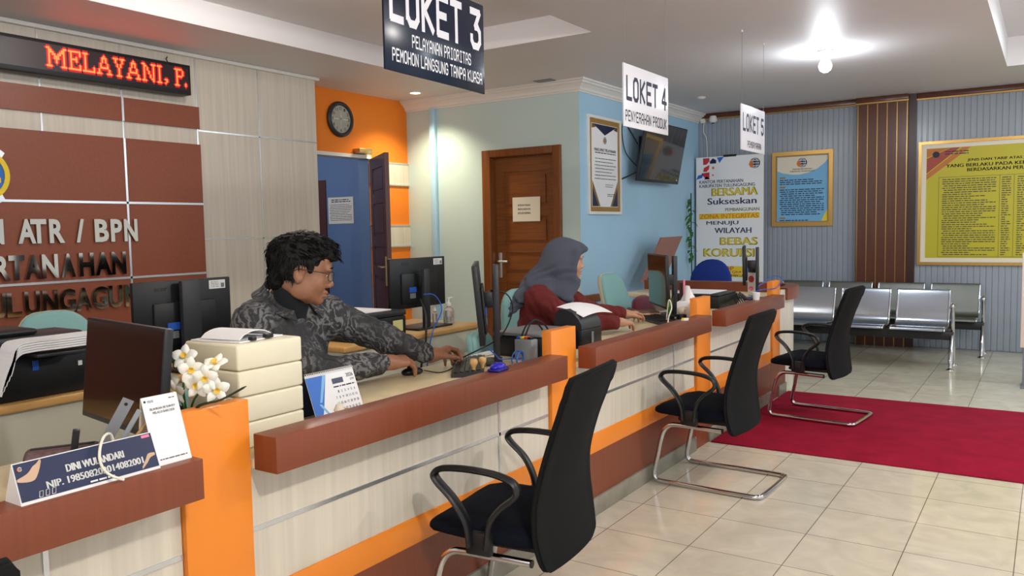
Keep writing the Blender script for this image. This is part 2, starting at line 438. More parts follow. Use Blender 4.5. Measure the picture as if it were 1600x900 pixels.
# left wall: cream laminate panelling with metal seams
wl = struct(MB().box(XO-0.02, XL, -2.6, 5.27, 0, 2.775).build('wall_left', M_creamwall))
m = MB()
for z in (2.215, 1.364): m.box(XL-0.002, XL+0.003, 4.03, 5.27, z-0.006, z+0.006)
for y in (2.05, 2.84, 3.41, 4.025, 4.625): m.box(XL-0.002, XL+0.003, y-0.006, y+0.006, 0, 2.775)
struct(m.build('panel_seam', M_silver, wl))
struct(MB().box(XL-0.02, XL+0.035, -2.6, 5.30, 2.770, ZC-0.001, 0.006).build('trim_1', M_white))
# brown feature panels standing proud of the cream wall
FX = XL+0.02
wb = MB()
wb.box(XL+0.0005, FX, -2.6, 4.035, 2.226, 2.394)
wb.box(XL+0.0005, FX, -2.6, 4.035, 0.0, 2.104)
fp = struct(wb.build('trim_2', M_brownwall, smooth=False)); fp['label'] = 'brown laminate feature panel on the left wall behind the desks'
m = MB()
for z in (1.641, 1.100): m.box(FX, FX+0.006, -2.6, 4.035, z-0.008, z+0.008)
m.box(FX, FX+0.006, 3.393, 3.409, 0.85, 2.104).box(FX, FX+0.006, 3.393, 3.409, 2.226, 2.394)
struct(m.build('silver_strip', M_silver, fp))
# orange wall with the doorway
ow = MB().box(XO-0.14, XO, 5.0, 5.45, 0, ZC).box(XO-0.14, XO, 5.45, 6.27, 2.17, ZC).box(XO-0.14, XO, 6.27, YB+0.15, 0, ZC)
wo = struct(ow.build('wall_orange', M_orangewall, smooth=False))
m = MB()
for z0, z1 in ((1.895, 2.125), (1.235, 1.46), (0.60, 0.83)):
    m.box(XO, XO+0.012, 6.275, YB-0.001, z0, z1)
struct(m.build('cream_band', M_cream, wo))
m = MB()
for z in (2.125, 1.895, 1.46, 1.235, 0.83, 0.60): m.box(XO, XO+0.016, 6.275, YB-0.001, z-0.007, z+0.007)
struct(m.build('band_edge', M_silver, wo))
struct(MB().box(XO-0.15, XO+0.02, 5.30, 6.29, 2.15, 2.185).build('trim_3', M_white))
# wall behind the office with the brown door
ob = MB().box(XO-0.14, -4.899, YB, YB+0.15, 0, ZC).box(-3.966, XB, YB, YB+0.15, 0, ZC).box(-4.899, -3.966, YB, YB+0.15, 2.205, ZC)
struct(ob.build('wall_back', M_greywall, smooth=False))
struct(MB().box(XB-0.15, XB, YB+0.1505, YF+0.1, 0, ZC).box(XB-0.0005, XB+0.001, YB, YB+0.1505, 0, ZC).build('wall_blue', M_bluewall, smooth=False))
struct(MB().box(-5.56, -5.49, YB-0.05, YB, 0, ZC-0.11, 0.008).build('trim_4', M_bluewall))
# plaster cornice on both walls
def cornice_profile():
    return [(0,0), (0.012,0), (0.014,0.012), (0.026,0.018), (0.034,0.040), (0.062,0.066), (0.082,0.074), (0.088,0.088), (0.105,0.094), (0.105,0.11), (0,0.11)]
m = MB()
pr = [(d, ZC-0.1105+h) for d, h in cornice_profile()]
cr = []
m.rings([[(XO, YB-d, z) for d, z in pr], [(XB+d, YB-d, z) for d, z in pr], [(XB+d, YF, z) for d, z in pr]])
struct(m.build('trim_5', M_white, angle=20))
# far wall: vertical PVC strips
m = MB(); x = -3.77; prof = []
while x < 4.2:
    prof += [(x, 0.0), (x+0.006, 0.006), (x+0.046, 0.006), (x+0.052, 0.0)]; x += 0.058
for i in range(len(prof)-1):
    (xa, da), (xb, db) = prof[i], prof[i+1]
    m.quad((xa, YF-da, 0), (xb, YF-db, 0), (xb, YF-db, ZC), (xa, YF-da, ZC))
m.box(-3.92, 4.2, YF+0.0005, YF+0.1, 0, ZC)
struct(m.build('wall_far', M_pvc, smooth=False))
# clad column on the far wall, with gold lines
px0, px1, py = -1.875, -1.345, YF-0.075
m = MB(); m.box(px0, px1, py, YF+0.01, 0, 2.735)
col = struct(m.build('wall_column', M_pvcbrown))
m = MB()
for k in range(6):
    xx = px0+0.012+k*(px1-px0-0.024)/5
    m.box(xx-0.004, xx+0.004, py-0.005, py, 0, 2.735)
struct(m.build('gold_line', M_gold, col))
struct(MB().box(px1, -1.268, YF-0.045, YF+0.01, 0, ZC).build('trim_6', M_darktrim))
m = MB(); m.box(XB, px0, YF-0.035, YF, 2.735, 2.798, 0.01).box(px0-0.01, px1+0.005, py-0.03, YF, 2.735, 2.798, 0.01).box(-1.268, 4.2, YF-0.035, YF, 2.735, 2.798, 0.01)
crn = struct(m.build('trim_7', M_pvcbrown))
m = MB(); m.box(XB, px0, YF-0.045, YF-0.02, 2.722, 2.738).box(px0-0.01, px1+0.005, py-0.04, py, 2.722, 2.738).box(-1.268, 4.2, YF-0.045, YF-0.02, 2.722, 2.738)
struct(m.build('gold_bead', M_gold, crn))
struct(MB().box(-1.268, 4.2, YF-0.012, YF, 0, 0.012).box(XB, px0, YF-0.012, YF, 0, 0.012).build('baseboard_far', M_grey))
# the blue room beyond the doorway
struct(MB().box(-8.4, XO-0.14, 6.90, 7.0, 0, ZC).box(-8.5, -8.4, 4.3, 7.0, 0, ZC).box(-8.4, XO-0.14, 4.3, 4.4, 0, ZC).build('wall_blue_room', M_blueroom, smooth=False))

def panel_door(mb_leaf, fn, u0, u1, z0, z1, rows, th=0.04):
    """frame-and-panel leaf: fn(u, v, d)"""
    st = 0.11; mb = mb_leaf
    def bx(a, b, c, e, d0, d1):
        mb.prism([(a,c),(b,c),(b,e),(a,e)], fn, d0, d1)
    bx(u0, u1, z0, z1, -th, -0.014)
    bx(u0, u0+st, z0, z1, -0.014, 0); bx(u1-st, u1, z0, z1, -0.014, 0)
    edges = [z0] + [r for r in rows] + [z1]
    prev = z0
    for a, b in rows:
        bx(u0+st, u1-st, prev, a, -0.014, 0); prev = b
        p = 0.035
        mb.prism([(u0+st+p,a+p),(u1-st-p,a+p),(u1-st-p,b-p),(u0+st+p,b-p)], fn, -0.014, -0.003)
    bx(u0+st, u1-st, prev, z1, -0.014, 0)
# brown panelled door in the back wall
fnb = lambda u, v, d: (u, YB+0.085-d, v)
m = MB()
panel_door(m, fnb, -4.80, -4.06, 0.01, 2.13, [(0.16,0.46),(0.58,0.79),(0.90,1.09),(1.20,1.42),(1.54,1.66)] if False else [(0.14,0.46),(0.55,0.86),(0.95,1.16),(1.25,1.53),(1.62,1.98)])
dr = m.build('door_1', M_wood_h); struct(dr); dr['label'] = 'varnished brown panelled door in the back wall'
m = MB()
m.box(-4.899, -4.80, YB-0.025, YB+0.14, 0, 2.205, 0.006).box(-4.06, -3.966, YB-0.025, YB+0.14, 0, 2.205, 0.006).box(-4.80, -4.06, YB-0.025, YB+0.14, 2.13, 2.205, 0.006)
struct(m.build('door_frame', M_wood, dr))
m = MB(); m.box(-4.775, -4.735, YB+0.07, YB+0.085, 0.90, 1.16, 0.004).tube(smoothpath([(-4.755,YB+0.075,1.07),(-4.755,YB+0.025,1.07),(-4.70,YB+0.02,1.07),(-4.63,YB+0.02,1.07)],5), 0.011, 10)
struct(m.build('door_handle', M_silver, dr))
# open dark door at the orange wall
hx, hy, ex, ey = XO+0.02, 6.262, -5.272, 5.808
du = Vector((ex-hx, ey-hy, 0)).normalized(); dn = Vector((du.y, -du.x, 0))   # dn faces the camera
L = (Vector((ex,ey,0))-Vector((hx,hy,0))).length
fnd = lambda u, v, d: (hx+du.x*u+dn.x*d, hy+du.y*u+dn.y*d, v)
m = MB(); panel_door(m, fnd, 0.0, L, 0.01, 2.145, [(0.14,0.50),(0.60,0.95),(1.05,1.25),(1.35,1.68),(1.78,2.03)], 0.042)
d2 = struct(m.build('door_2', M_darkwood)); d2['label'] = 'dark panelled door standing open at the orange wall'
m = MB()
m.prism([(L-0.07,0.88),(L-0.03,0.88),(L-0.03,1.16),(L-0.07,1.16)], fnd, 0.0, 0.012)
m.prism([(L+0.0,0.90),(L+0.004,0.90),(L+0.004,1.14),(L+0.0,1.14)], fnd, -0.035, -0.005)
m.tube(smoothpath([fnd(L-0.05,1.06,0.01), fnd(L-0.05,1.06,0.05), fnd(L-0.10,1.06,0.055), fnd(L-0.16,1.06,0.055)],5), 0.010, 10)
struct(m.build('door_handle', M_brass, d2))
m = MB(); m.box(XO, XO+0.09, 6.05, 6.24, 2.19, 2.24, 0.006)
m.tube([(XO+0.07,6.14,2.21), (XO+0.16,5.98,2.19)], 0.012, 8)
struct(m.build('door_closer', M_brass, d2))
struct(MB().box(XO-0.141, XO-0.001, 6.262, 6.2695, 0, 2.169).build('trim_8', M_blueroom))
# a second dark door seen in the blue room
m = MB(); panel_door(m, lambda u, v, d: (u, 6.885-d, v), -8.05, -7.20, 0.01, 2.02, [(0.14,0.50),(0.60,0.95),(1.05,1.25),(1.35,1.6),(1.7,1.9)])
d3 = struct(m.build('door_3', M_darkwood)); d3['label'] = 'dark door at the back of the blue room'

# red carpet runner
carpet = MB().box(-1.81, 3.6, 5.02, 6.885, 0.0005, 0.009, 0.003).build('carpet', M_red); tag(carpet, 'dark red carpet runner lying across the tiles', 'carpet')

# ================================================================== COUNTERS
XPAN, XDIV, XLED = -1.83, -1.812, -1.71
def counter(name_label, y0, y1, led0, led1, vseams, cap0=False):
    t = thing('service_counter', name_label, 'counter', (0,0,0), 0, 'service counters in a row')
    t.location = (XPAN, (y0+y1)/2, 0)
    ox, oy = t.location.x, t.location.y
    def P(mb, name, mt, **k):
        o = mb.build(name, mt, t, **k); o.data.transform(Matrix.Translation((-ox, -oy, 0))); return o
    P(MB().box(XPAN-0.03, XPAN, y0, y1, 0.405, 0.76), 'front_panel', M_cream)
    m = MB(); m.box(XPAN, XPAN+0.004, y0, y1, 0.575, 0.588)
    for v in vseams: m.box(XPAN, XPAN+0.004, v-0.006, v+0.006, 0.405, 0.757)
    P(m, 'metal_seam', M_silver)
    P(MB().box(XPAN-0.03, XPAN+0.006, y0, y1, 0.31, 0.405, 0.003), 'orange_strip', M_orange)
    P(MB().box(XPAN-0.03, XPAN+0.003, y0, y1, 0.088, 0.31), 'kick_panel', M_brown)
    P(MB().box(XPAN-0.03, XPAN+0.015, y0, y1, 0.0, 0.088, 0.002), 'plinth', M_plinth)
    P(MB().box(XLED-0.092, XLED, led0, led1, 0.757, 0.857, 0.0015), 'ledge', M_brown)
    dk = MB().box(-2.36, XPAN-0.031, y0-(0.105 if y0 > 1 else 0), y1+0.103, 0.757, 0.785, 0.003).build('worktop', M_deskcream)
    dk.data.transform(Matrix.Translation((2.1, -oy, -0.757))); dk.location = (-2.1, oy, 0.757)
    tag(dk, 'cream worktop of the ' + name_label.split(',')[0].replace(' in the patterned shirt','').replace(' of the row',''), 'worktop', 'cream worktops of the counters')
    P(MB().box(XPAN-0.03, XLED-0.093, y0, y1, 0.761, 0.785), 'top_rail', M_deskcream)
    P(MB().box(-2.32, XPAN-0.03, y0, y0+0.02, 0, 0.7555), 'side_panel', M_deskside)
    P(MB().box(-2.32, XPAN-0.03, y1-0.02, y1, 0, 0.7555), 'side_panel', M_deskside)
    return t
counter('nearest counter, with the navy name plate on its ledge', -0.9, 1.215, -0.9, 1.203, [0.88])
counter('counter where the man in the patterned shirt works', 1.425, 3.03, 1.427, 2.997, [2.645])
counter('counter where the woman in the grey headscarf works', 3.255, 4.785, 3.255, 4.763, [4.45])
counter('last counter of the row, before the curved end', 5.025, 6.425, 5.025, 6.38, [5.9])
def divider(label, y0, y1):
    d = MB().box(-1.86, XDIV, y0, y1, 0.31, 0.952, 0.0015).build('counter_divider', M_orange)
    d.data.transform(Matrix.Translation((1.85, -(y0+y1)/2, 0))); d.location = (-1.85, (y0+y1)/2, 0)
    tag(d, label, 'divider', 'orange dividers between the counters')
    lo = MB().box(-0.01, 0.023, -(y1-y0)/2, (y1-y0)/2, 0.0, 0.309).build('base_panel', M_brown, d)
    return d
divider('wide orange divider beside the white flowers', 1.217, 1.423)
divider('orange divider between the man and the woman', 3.033, 3.252)
divider('orange divider in front of the white tissue box', 4.79, 5.022)
divider('farthest orange divider with blue cable looped over it', 6.43, 6.63)
# far end of the counter: closing panel and curved ledge
t = thing('counter_end', 'curved brown end of the counter near the waiting seats', 'counter', (-2.3, 7.1, 0))
def PE(mb, name, mt, **k):
    o = mb.build(name, mt, t, **k); o.data.transform(Matrix.Translation((2.3, -7.1, 0))); return o
PE(MB().box(XPAN-0.03, XPAN, 6.632, 6.85, 0.31, 0.86).box(-1.95, XPAN-0.03, 6.83, 6.85, 0, 0.757), 'front_panel', M_cream)
PE(MB().box(XPAN-0.03, XPAN+0.003, 6.632, 6.85, 0.088, 0.31), 'kick_panel', M_brown)
PE(MB().box(XPAN-0.03, XPAN+0.015, 6.632, 6.85, 0.0, 0.088), 'plinth', M_plinth)
path = smoothpath([(-1.865,6.852,0),(-1.85,7.02,0),(-1.865,7.2,0),(-1.93,7.36,0),(-2.08,7.45,0),(-2.4,7.47,0),(-2.9,7.47,0),(-3.35,7.47,0)], 6)
rings = []
for i, p in enumerate(path):
    tt = (path[min(i+1,len(path)-1)]-path[max(i-1,0)]).normalized(); nn = Vector((tt.y, -tt.x, 0))
    a, b = p+nn*0.055, p-nn*0.055
    rings.append([(a.x,a.y,0.772),(a.x,a.y,0.872),(b.x,b.y,0.872),(b.x,b.y,0.772)])
PE(MB().rings(rings), 'ledge', M_brown, angle=25)
rings = []
for i, p in enumerate(path):
    tt = (path[min(i+1,len(path)-1)]-path[max(i-1,0)]).normalized(); nn = Vector((tt.y, -tt.x, 0))
    a, b = p+nn*0.012, p-nn*0.012
    rings.append([(a.x,a.y,0.0),(a.x,a.y,0.772),(b.x,b.y,0.772),(b.x,b.y,0.0)])
PE(MB().rings(rings), 'curved_panel', M_cream, angle=25)
PE(MB().box(-3.35, -1.95, 6.86, 7.44, 0.755, 0.785, 0.003), 'desktop', M_deskcream)

# ================================================================== BACK DESKS
def back_desk(label, x0, x1, y0, y1):
    cx, cy = (x0+x1)/2, (y0+y1)/2
    t = thing('office_desk', label, 'desk', (cx, cy, 0), 0, 'desks along the left wall')
    hx_, hy_ = (x1-x0)/2, (y1-y0)/2
    MB().box(-hx_, hx_, -hy_, hy_, 0.715, 0.75, 0.010, seg=3).build('desktop', M_deskyellow, t)
    MB().box(hx_-0.05, hx_-0.03, -hy_+0.02, hy_-0.02, 0.02, 0.715).build('front_panel', M_deskside, t)
    for s in (-1, 1):
        MB().box(-hx_+0.04, hx_-0.05, s*(hy_-0.03)-0.01, s*(hy_-0.03)+0.01, 0.0, 0.715).build('side_panel', M_deskside, t)
    return t
back_desk('pale desk carrying the black printer, left of the room', -4.0, -3.38, 0.2, 2.72)
back_desk('pale desk with yellow wood edge behind the man', -3.95, -3.32, 3.28, 4.62)
# ================================================================== VISITOR CHAIRS
def visitor_chair(label, loc, rz):
    t = thing('visitor_chair', label, 'chair', loc, rz, 'black visitor chairs at the counters')
    # seat cushion, lofted front to back
    rings = []
    for x, zc, th, w in ((-0.292,0.395,0.02,0.17),(-0.285,0.40,0.045,0.20),(-0.26,0.406,0.066,0.222),(-0.20,0.412,0.082,0.235),(-0.08,0.408,0.085,0.24),(0.05,0.405,0.085,0.236),(0.11,0.406,0.08,0.222),(0.132,0.406,0.06,0.20),(0.138,0.406,0.03,0.18)):
        r = []
        for k in range(32):
            a = 2*PI*k/32; c, s_ = math.cos(a), math.sin(a)
            y = w*math.copysign(abs(c)**0.45, c); z = th/2*math.copysign(abs(s_)**0.7, s_)
            r.append((x, y, zc + z - 0.010*math.cos(PI*y/w/2)*(z > 0)))
        rings.append(r)
    MB().rings(rings).build('seat', M_fabric, t, angle=60)
    MB().box(-0.17, 0.15, -0.16, 0.16, 0.343, 0.366, 0.008).build('seat_pan', M_black, t)
    # mesh backrest: curved sheet with a border
    prof = smoothpath([(0.178,0,0.312),(0.166,0,0.36),(0.155,0,0.43),(0.150,0,0.52),(0.163,0,0.62),(0.198,0,0.74),(0.235,0,0.84),(0.268,0,0.945)], 5)
    wid = smoothpath([(0.212,0,0),(0.230,0,0),(0.238,0,0),(0.228,0,0),(0.204,0,0),(0.196,0,0),(0.202,0,0),(0.214,0,0)], 5)
    n = len(prof)-1
    def fb(a, b):
        i = a*n; k = min(int(i), n-1); f_ = i-k
        p = prof[k].lerp(prof[k+1], f_); ww = wid[k].lerp(wid[k+1], f_).x
        e = min(a, 1-a); 
        if e < 0.06: ww *= 0.90+0.10*math.sqrt(max(e, 0)/0.06)
        s_ = (b*2-1)
        return Vector((p.x - 0.028*s_*s_, ww*s_, p.z - 0.012*s_*s_*(a > 0.9)))
    bk = MB().grid(fb, n, 20, lambda a, b: 0.014 if min(a,1-a) < 0.04 or min(b,1-b) < 0.06 else 0.007).build('backrest', M_mesh, t, angle=60)
    rim = [fb(a/24, 0.0) for a in range(25)] + [fb(1, b/12) for b in range(1, 13)] + [fb(1-a/24, 1.0) for a in range(1, 25)] + [fb(0, 1-b/12) for b in range(1, 13)]
    MB().tube(rim, 0.0075, 8).build('border', M_mesh, bk, angle=80)
    MB().box(0.09, 0.155, -0.11, 0.11, 0.33, 0.355, 0.008).build('back_bracket', M_black, t)
    for s_ in (-1, 1):
        y = s_*0.262
        p = smoothpath([(-0.098,y*0.96,0.375),(-0.104,y*0.99,0.45),(-0.145,y*1.02,0.525),(-0.208,y*1.02,0.583),(-0.216,y*1.02,0.608),(-0.185,y*1.02,0.626),(-0.10,y*1.02,0.633),(-0.0,y*1.02,0.628),(0.062,y*1.02,0.612),(0.083,y*1.02,0.588),(0.072,y*1.01,0.558),(0.015,y*1.0,0.51),(-0.022,y*0.98,0.455),(-0.036,y*0.96,0.375)], 5)
        ar = MB().tube(p, 0.0105, 10, flat=2.0, up=(0,1,0)).build('armrest', M_black, t, angle=60)
        MB().box(-0.115, -0.02, y*0.93-0.014, y*0.93+0.014, 0.345, 0.425, 0.010).build('arm_bracket', M_black, ar)
    half = [(0.095,-0.195,0.325),(0.0,-0.20,0.328),(-0.14,-0.205,0.331),(-0.198,-0.208,0.322),(-0.236,-0.212,0.275),(-0.262,-0.216,0.16),(-0.283,-0.22,0.055),(-0.272,-0.222,0.022),(-0.24,-0.223,0.0135),(-0.1,-0.225,0.0135),(0.24,-0.226,0.0135),(0.285,-0.214,0.0135),(0.305,-0.17,0.0135)]
    full = half + [(x, -y, z) for x, y, z in half[::-1]]
    fr = MB().tube(smoothpath(full, 5), 0.0128, 12).build('cantilever_frame', M_chrome, t, angle=60)
    for s_ in (-1, 1):
        MB().cyl((0.094,s_*0.195,0.325), (0.099,s_*0.195,0.325), 0.0135, n=12).build('end_cap', M_black, fr)
    return t
vc = visitor_chair('black visitor chair nearest the camera, in front of the man', (-1.488, 2.33, 0), math.radians(7))
dup(vc, (-1.50, 4.287, 0), math.radians(-2), 'black visitor chair on the tiles just before the red carpet')
dup(vc, (-1.379, 6.087, 0.009), math.radians(-6), 'black visitor chair standing on the red carpet')
dup(vc, (-1.485, 0.345, 0), math.radians(2), 'black visitor chair at the nearest counter, only its top corner visible')

# ================================================================== WAITING BENCHES
def bench(label, x_right, y, seat_mat):
    pitch, n = 0.53, 4
    t = thing('waiting_bench', label, 'bench', (x_right-pitch*n/2, y, 0), 0, 'steel waiting benches by the far wall')
    W = pitch*n/2
    prof = smoothpath([(0,-0.30,0.375),(0,-0.285,0.398),(0,-0.22,0.405),(0,-0.08,0.392),(0,0.03,0.392),(0,0.085,0.43),(0,0.115,0.52),(0,0.15,0.62),(0,0.185,0.715),(0,0.20,0.728),(0,0.215,0.72)], 4)
    m_ = len(prof)-1
    for k in range(n):
        cx = W-pitch*(k+0.5); hw = 0.222
        def fs(a, b):
            i = a*m_; j = min(int(i), m_-1); p = prof[j].lerp(prof[j+1], i-j)
            return Vector((cx+(b*2-1)*hw, p.y, p.z))
        st = MB().grid(fs, m_, 6, 0.004).build('seat', seat_mat, t, angle=50)
        for s_ in (-1, 1):
            MB().tube([(cx+s_*(hw+0.007), p.y, p.z-0.003) for p in prof[1:-1]], 0.011, 8).build('edge_tube', M_chrome, st, angle=60)
    MB().box(-W-0.02, W+0.02, -0.045, 0.045, 0.265, 0.345, 0.006).build('beam', M_black, t)
    for s_ in (-1, 1):
        lx = s_*(W+0.012)
        lg = MB().tube(smoothpath([(lx,0.02,0.34),(lx,-0.03,0.30),(lx,-0.12,0.20),(lx,-0.17,0.10),(lx,-0.19,0.02)],5), [0.021]*18+[0.017]*3, 12).tube(smoothpath([(lx,0.0,0.33),(lx,0.07,0.22),(lx,0.13,0.11),(lx,0.16,0.02)],5), 0.018, 12).build('leg', M_chrome, t, angle=60)
        for yy in (-0.19, 0.16):
            MB().lathe([(0.0,0.018),(0.012,0.02),(0.033,0.008),(0.035,0.0),(0,0)], (lx,yy,0), 16).build('foot', M_chrome, lg)
        MB().tube(smoothpath([(lx,0.01,0.33),(lx,-0.005,0.42),(lx,-0.03,0.53),(lx,-0.06,0.585),(lx,-0.02,0.61),(lx,0.08,0.60),(lx,0.125,0.57)],5), 0.017, 12).build('armrest', M_chrome, t, angle=60)
    return t
bench('shiny steel four seat waiting bench in front of the other bench', -0.78, 8.76, M_steel)
bench('dull steel four seat waiting bench against the far wall', -0.585, 9.70, M_greysteel)

# ================================================================== HANGING SIGNS
def hanging_sign(label, x, yc, zc, wd, ht, rz, board, ink, draw):
    t = thing('hanging_sign', label, 'sign', (x, yc, zc-ht/2), rz, 'counter signs hung from the ceiling')
    MB().box(-0.004, 0.004, -wd/2, wd/2, 0, ht, 0.0008).build('board', board, t)
    m = MB(); fn = lambda u, v, d: (0.0046+d, (u-0.5)*wd, v*ht)
    draw(m, fn); m.build('lettering', ink, t, smooth=False)
    for s_ in (-1, 1):
        y = s_*wd*0.46
        c = MB().tube([(0,y,ht+0.0), (0.0,y,(ZC-zc+ht/2))], 0.0012, 6).build('cord', M_grey, t)
        rg = [(0.0, y+0.008*math.cos(a), ht+0.006+0.010*math.sin(a)) for a in [2*PI*k/14 for k in range(15)]]
        MB().tube(rg, 0.0012, 6).build('ring', M_grey, c)
        MB().cyl((0,y,ZC-zc+ht/2-0.012),(0,y,ZC-zc+ht/2), 0.007, n=10).build('ceiling_hook', M_whiteplastic, c)
    return t
def d3_(m, f):
    block_text(m, 'LOKET 3', f, 0.045, 0.965, 0.47, 0.93, 0.31, 0.4)
    block_text(m, 'PELAYANAN PRIORITAS', f, 0.24, 0.84, 0.275, 0.405, 0.25, 0.45)
    block_text(m, 'PEMOHON LANGSUNG TANPA KUASA', f, 0.06, 0.965, 0.095, 0.225, 0.25, 0.45)
def d4_(m, f):
    block_text(m, 'LOKET 4', f, 0.05, 0.955, 0.42, 0.82, 0.30, 0.5)
    block_text(m, 'PENYERAHAN PRODUK', f, 0.03, 0.955, 0.09, 0.27, 0.25, 0.5)
def d5_(m, f):
    block_text(m, 'LOKET 5', f, 0.06, 0.95, 0.42, 0.82, 0.30, 0.5)
    block_text(m, 'PEMBAYARAN', f, 0.25, 0.83, 0.08, 0.225, 0.25, 0.5)
hanging_sign('navy hanging sign reading LOKET 3 in white letters', -1.90, 2.401, 2.118, 0.638, 0.348, math.radians(4), M_signnavy, M_signwhite, d3_)
hanging_sign('white hanging sign reading LOKET 4, in front of the television', -1.90, 4.252, 2.097, 0.595, 0.33, 0.0, M_signwhite, M_ink, d4_)
hanging_sign('white hanging sign reading LOKET 5, smallest and farthest', -1.90, 6.188, 2.112, 0.575, 0.33, 0.0, M_signwhite, M_ink, d5_)

# ================================================================== LEFT WALL: LED SIGN, LETTERS, EMBLEM, CLOCK
t = thing('led_display', 'long red LED text display mounted high on the left wall', 'sign', (XL, 2.5, 2.452))
MB().box(0.03, 0.15, -1.7, 1.38, 0, 0.222, 0.004).build('case', M_black, t)
MB().box(0.1505, 0.152, -1.68, 1.36, 0.03, 0.20).build('display_face', M_ledface, t)
for y in (-0.9, 1.0): MB().box(0.0005, 0.03, y-0.05, y+0.05, 0.06, 0.16).build('bracket', M_grey, t)
_SF = {
'M':["11000000011","01100000110","01110001110","01011011010","01001110010","01001110010","01000100010","01000100010","01000000010","11100000111"],
'E':["1111111","0100001","0100001","0100100","0111100","0100100","0100000","0100001","0100001","1111111"],
'L':["1110000","0100000","0100000","0100000","0100000","0100000","0100000","0100001","0100001","1111111"],
'A':["000010000","000111000","000101000","000101000","001000100","001000100","001111100","010000010","010000010","111000111"],
'Y':["1110111","0100010","0100010","0010100","0010100","0001000","0001000","0001000","0001000","0011100"],
'N':["110000111","011000010","010100010","010100010","010010010","010010010","010001010","010001010","010000110","111000010"],
'I':["111","010","010","010","010","010","010","010","010","111"],
',':["000","000","000","000","000","000","000","011","001","010"], '.':["0","0","0","0","0","0","0","0","1","1"], ' ':["000"]*10,
'P':["111110","010001","010001","010001","011110","010000","010000","010000","010000","111000"]}
cols = []
for ch in 'MELAYANI, P.':
    g = _SF[ch]
    for c in range(len(g[0])): cols.append([g[r][c] for r in range(10)])
    cols.append(['0']*10)
m = MB(); y0, y1 = 0.318, 1.353; pw = (y1-y0)/len(cols); ph = 0.0128
for i, c in enumerate(cols):
    for r, v in enumerate(c):
        if v == '1':
            y = y0+i*pw; z = 0.183-r*ph
            m.quad((0.153,y,z-ph*0.92),(0.153,y+pw*0.95,z-ph*0.92),(0.153,y+pw*0.95,z),(0.153,y,z))
m.build('lit_text', M_ledhot, t, smooth=False)
m = MB(); lit = set()  # cells bordering the letters are coloured dim red to stand for their glow
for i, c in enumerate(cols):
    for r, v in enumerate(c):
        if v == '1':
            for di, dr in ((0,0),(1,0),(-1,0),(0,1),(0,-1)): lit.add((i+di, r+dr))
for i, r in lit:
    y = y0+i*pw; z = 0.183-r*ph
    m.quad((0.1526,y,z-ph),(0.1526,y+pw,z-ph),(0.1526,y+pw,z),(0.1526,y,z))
m.build('painted_text_glow', M_ledhalo, t, smooth=False)
MB().tube(smoothpath([(0.09,1.24,0.222),(0.05,1.25,0.26),(0.02,1.27,0.27),(0.004,1.29,0.29)],5), 0.004, 8).build('cable', M_black, t)

fnw = lambda x: (lambda u, v, d: (x+d, u, v))
def wall_letters(label, items, z0, z1):
    t = thing('wall_lettering', label, 'lettering', (FX, items[0][1], z0), 0, 'mirror letter lines on the brown wall')
    for ch, a, b in items:
        m = MB()
        put_text(m, ch, lambda u, v, d: (d+0.0005, u-items[0][1], v-z0), a, b, z0, z1, bold=0.035, depth=0.022)
        m.build('letter', M_mirror, t, smooth=False)
wall_letters('top line of mirror letters on the brown wall, ending ATR / BPN', [('N',2.44,2.545),('A',2.63,2.741),('T',2.709,2.811),('R',2.828,2.929),('/',3.007,3.064),('B',3.137,3.238),('P',3.253,3.338),('N',3.353,3.456)], 1.363, 1.523)
wall_letters('middle line of mirror letters on the brown wall, ending PERTANAHAN', [('P',2.36,2.44),('E',2.395,2.475),('R',2.478,2.570),('T',2.562,2.66),('A',2.66,2.769),('N',2.769,2.873),('A',2.894,2.989),('H',3.016,3.119),('A',3.128,3.244),('N',3.249,3.355)][2:], 1.130, 1.290)
wall_letters('lowest line of mirror letters on the brown wall, reading LUNGAGUNG', [('U',2.446,2.533),('L',2.536,2.626),('U',2.646,2.742),('N',2.759,2.859),('G',2.868,2.98),('A',2.98,3.092),('G',3.092,3.207),('U',3.217,3.317),('N',3.336,3.445),('G',3.46,3.579)], 0.893, 1.052)
t = thing('wall_emblem', 'round yellow and navy emblem cut by the left edge of the picture', 'emblem', (FX, 2.44, 1.80))
fe = lambda u, v, d: (d, u, v)
m = MB()
for k in range(36):
    a, b = 2*PI*k/36, 2*PI*(k+1)/36
    m.prism([(0.165*math.cos(a),0.165*math.sin(a)),(0.165*math.cos(b),0.165*math.sin(b)),(0.135*math.cos(b),0.135*math.sin(b)),(0.135*math.cos(a),0.135*math.sin(a))], fe, 0.0005, 0.02)
m.build('ring', M_gyellow, t, smooth=False)
m = MB(); m.lathe([(0,0.0005),(0.135,0.0005),(0.135,0.012),(0,0.014)], n=36, axis='X'); m.build('disc', M_blueprint, t)
m = MB()
for a in (50, 90, 130, -55, -90, -125):
    c, s_ = math.cos(math.radians(a)), math.sin(math.radians(a))
    m.prism([(0.165*c-0.025*s_,0.165*s_+0.025*c),(0.165*c+0.025*s_,0.165*s_-0.025*c),(0.20*c+0.02*s_,0.20*s_-0.02*c),(0.20*c-0.02*s_,0.20*s_+0.02*c)], fe, 0.0005, 0.012)
m.build('tab', M_silver, t, smooth=False)
m = MB(); m.prism([(-0.10,-0.06),(0.0,-0.095),(0.11,-0.045),(0.11,-0.015),(0.0,-0.06),(-0.10,-0.03)], fe, 0.012, 0.017); m.build('ribbon', M_gyellow, t)

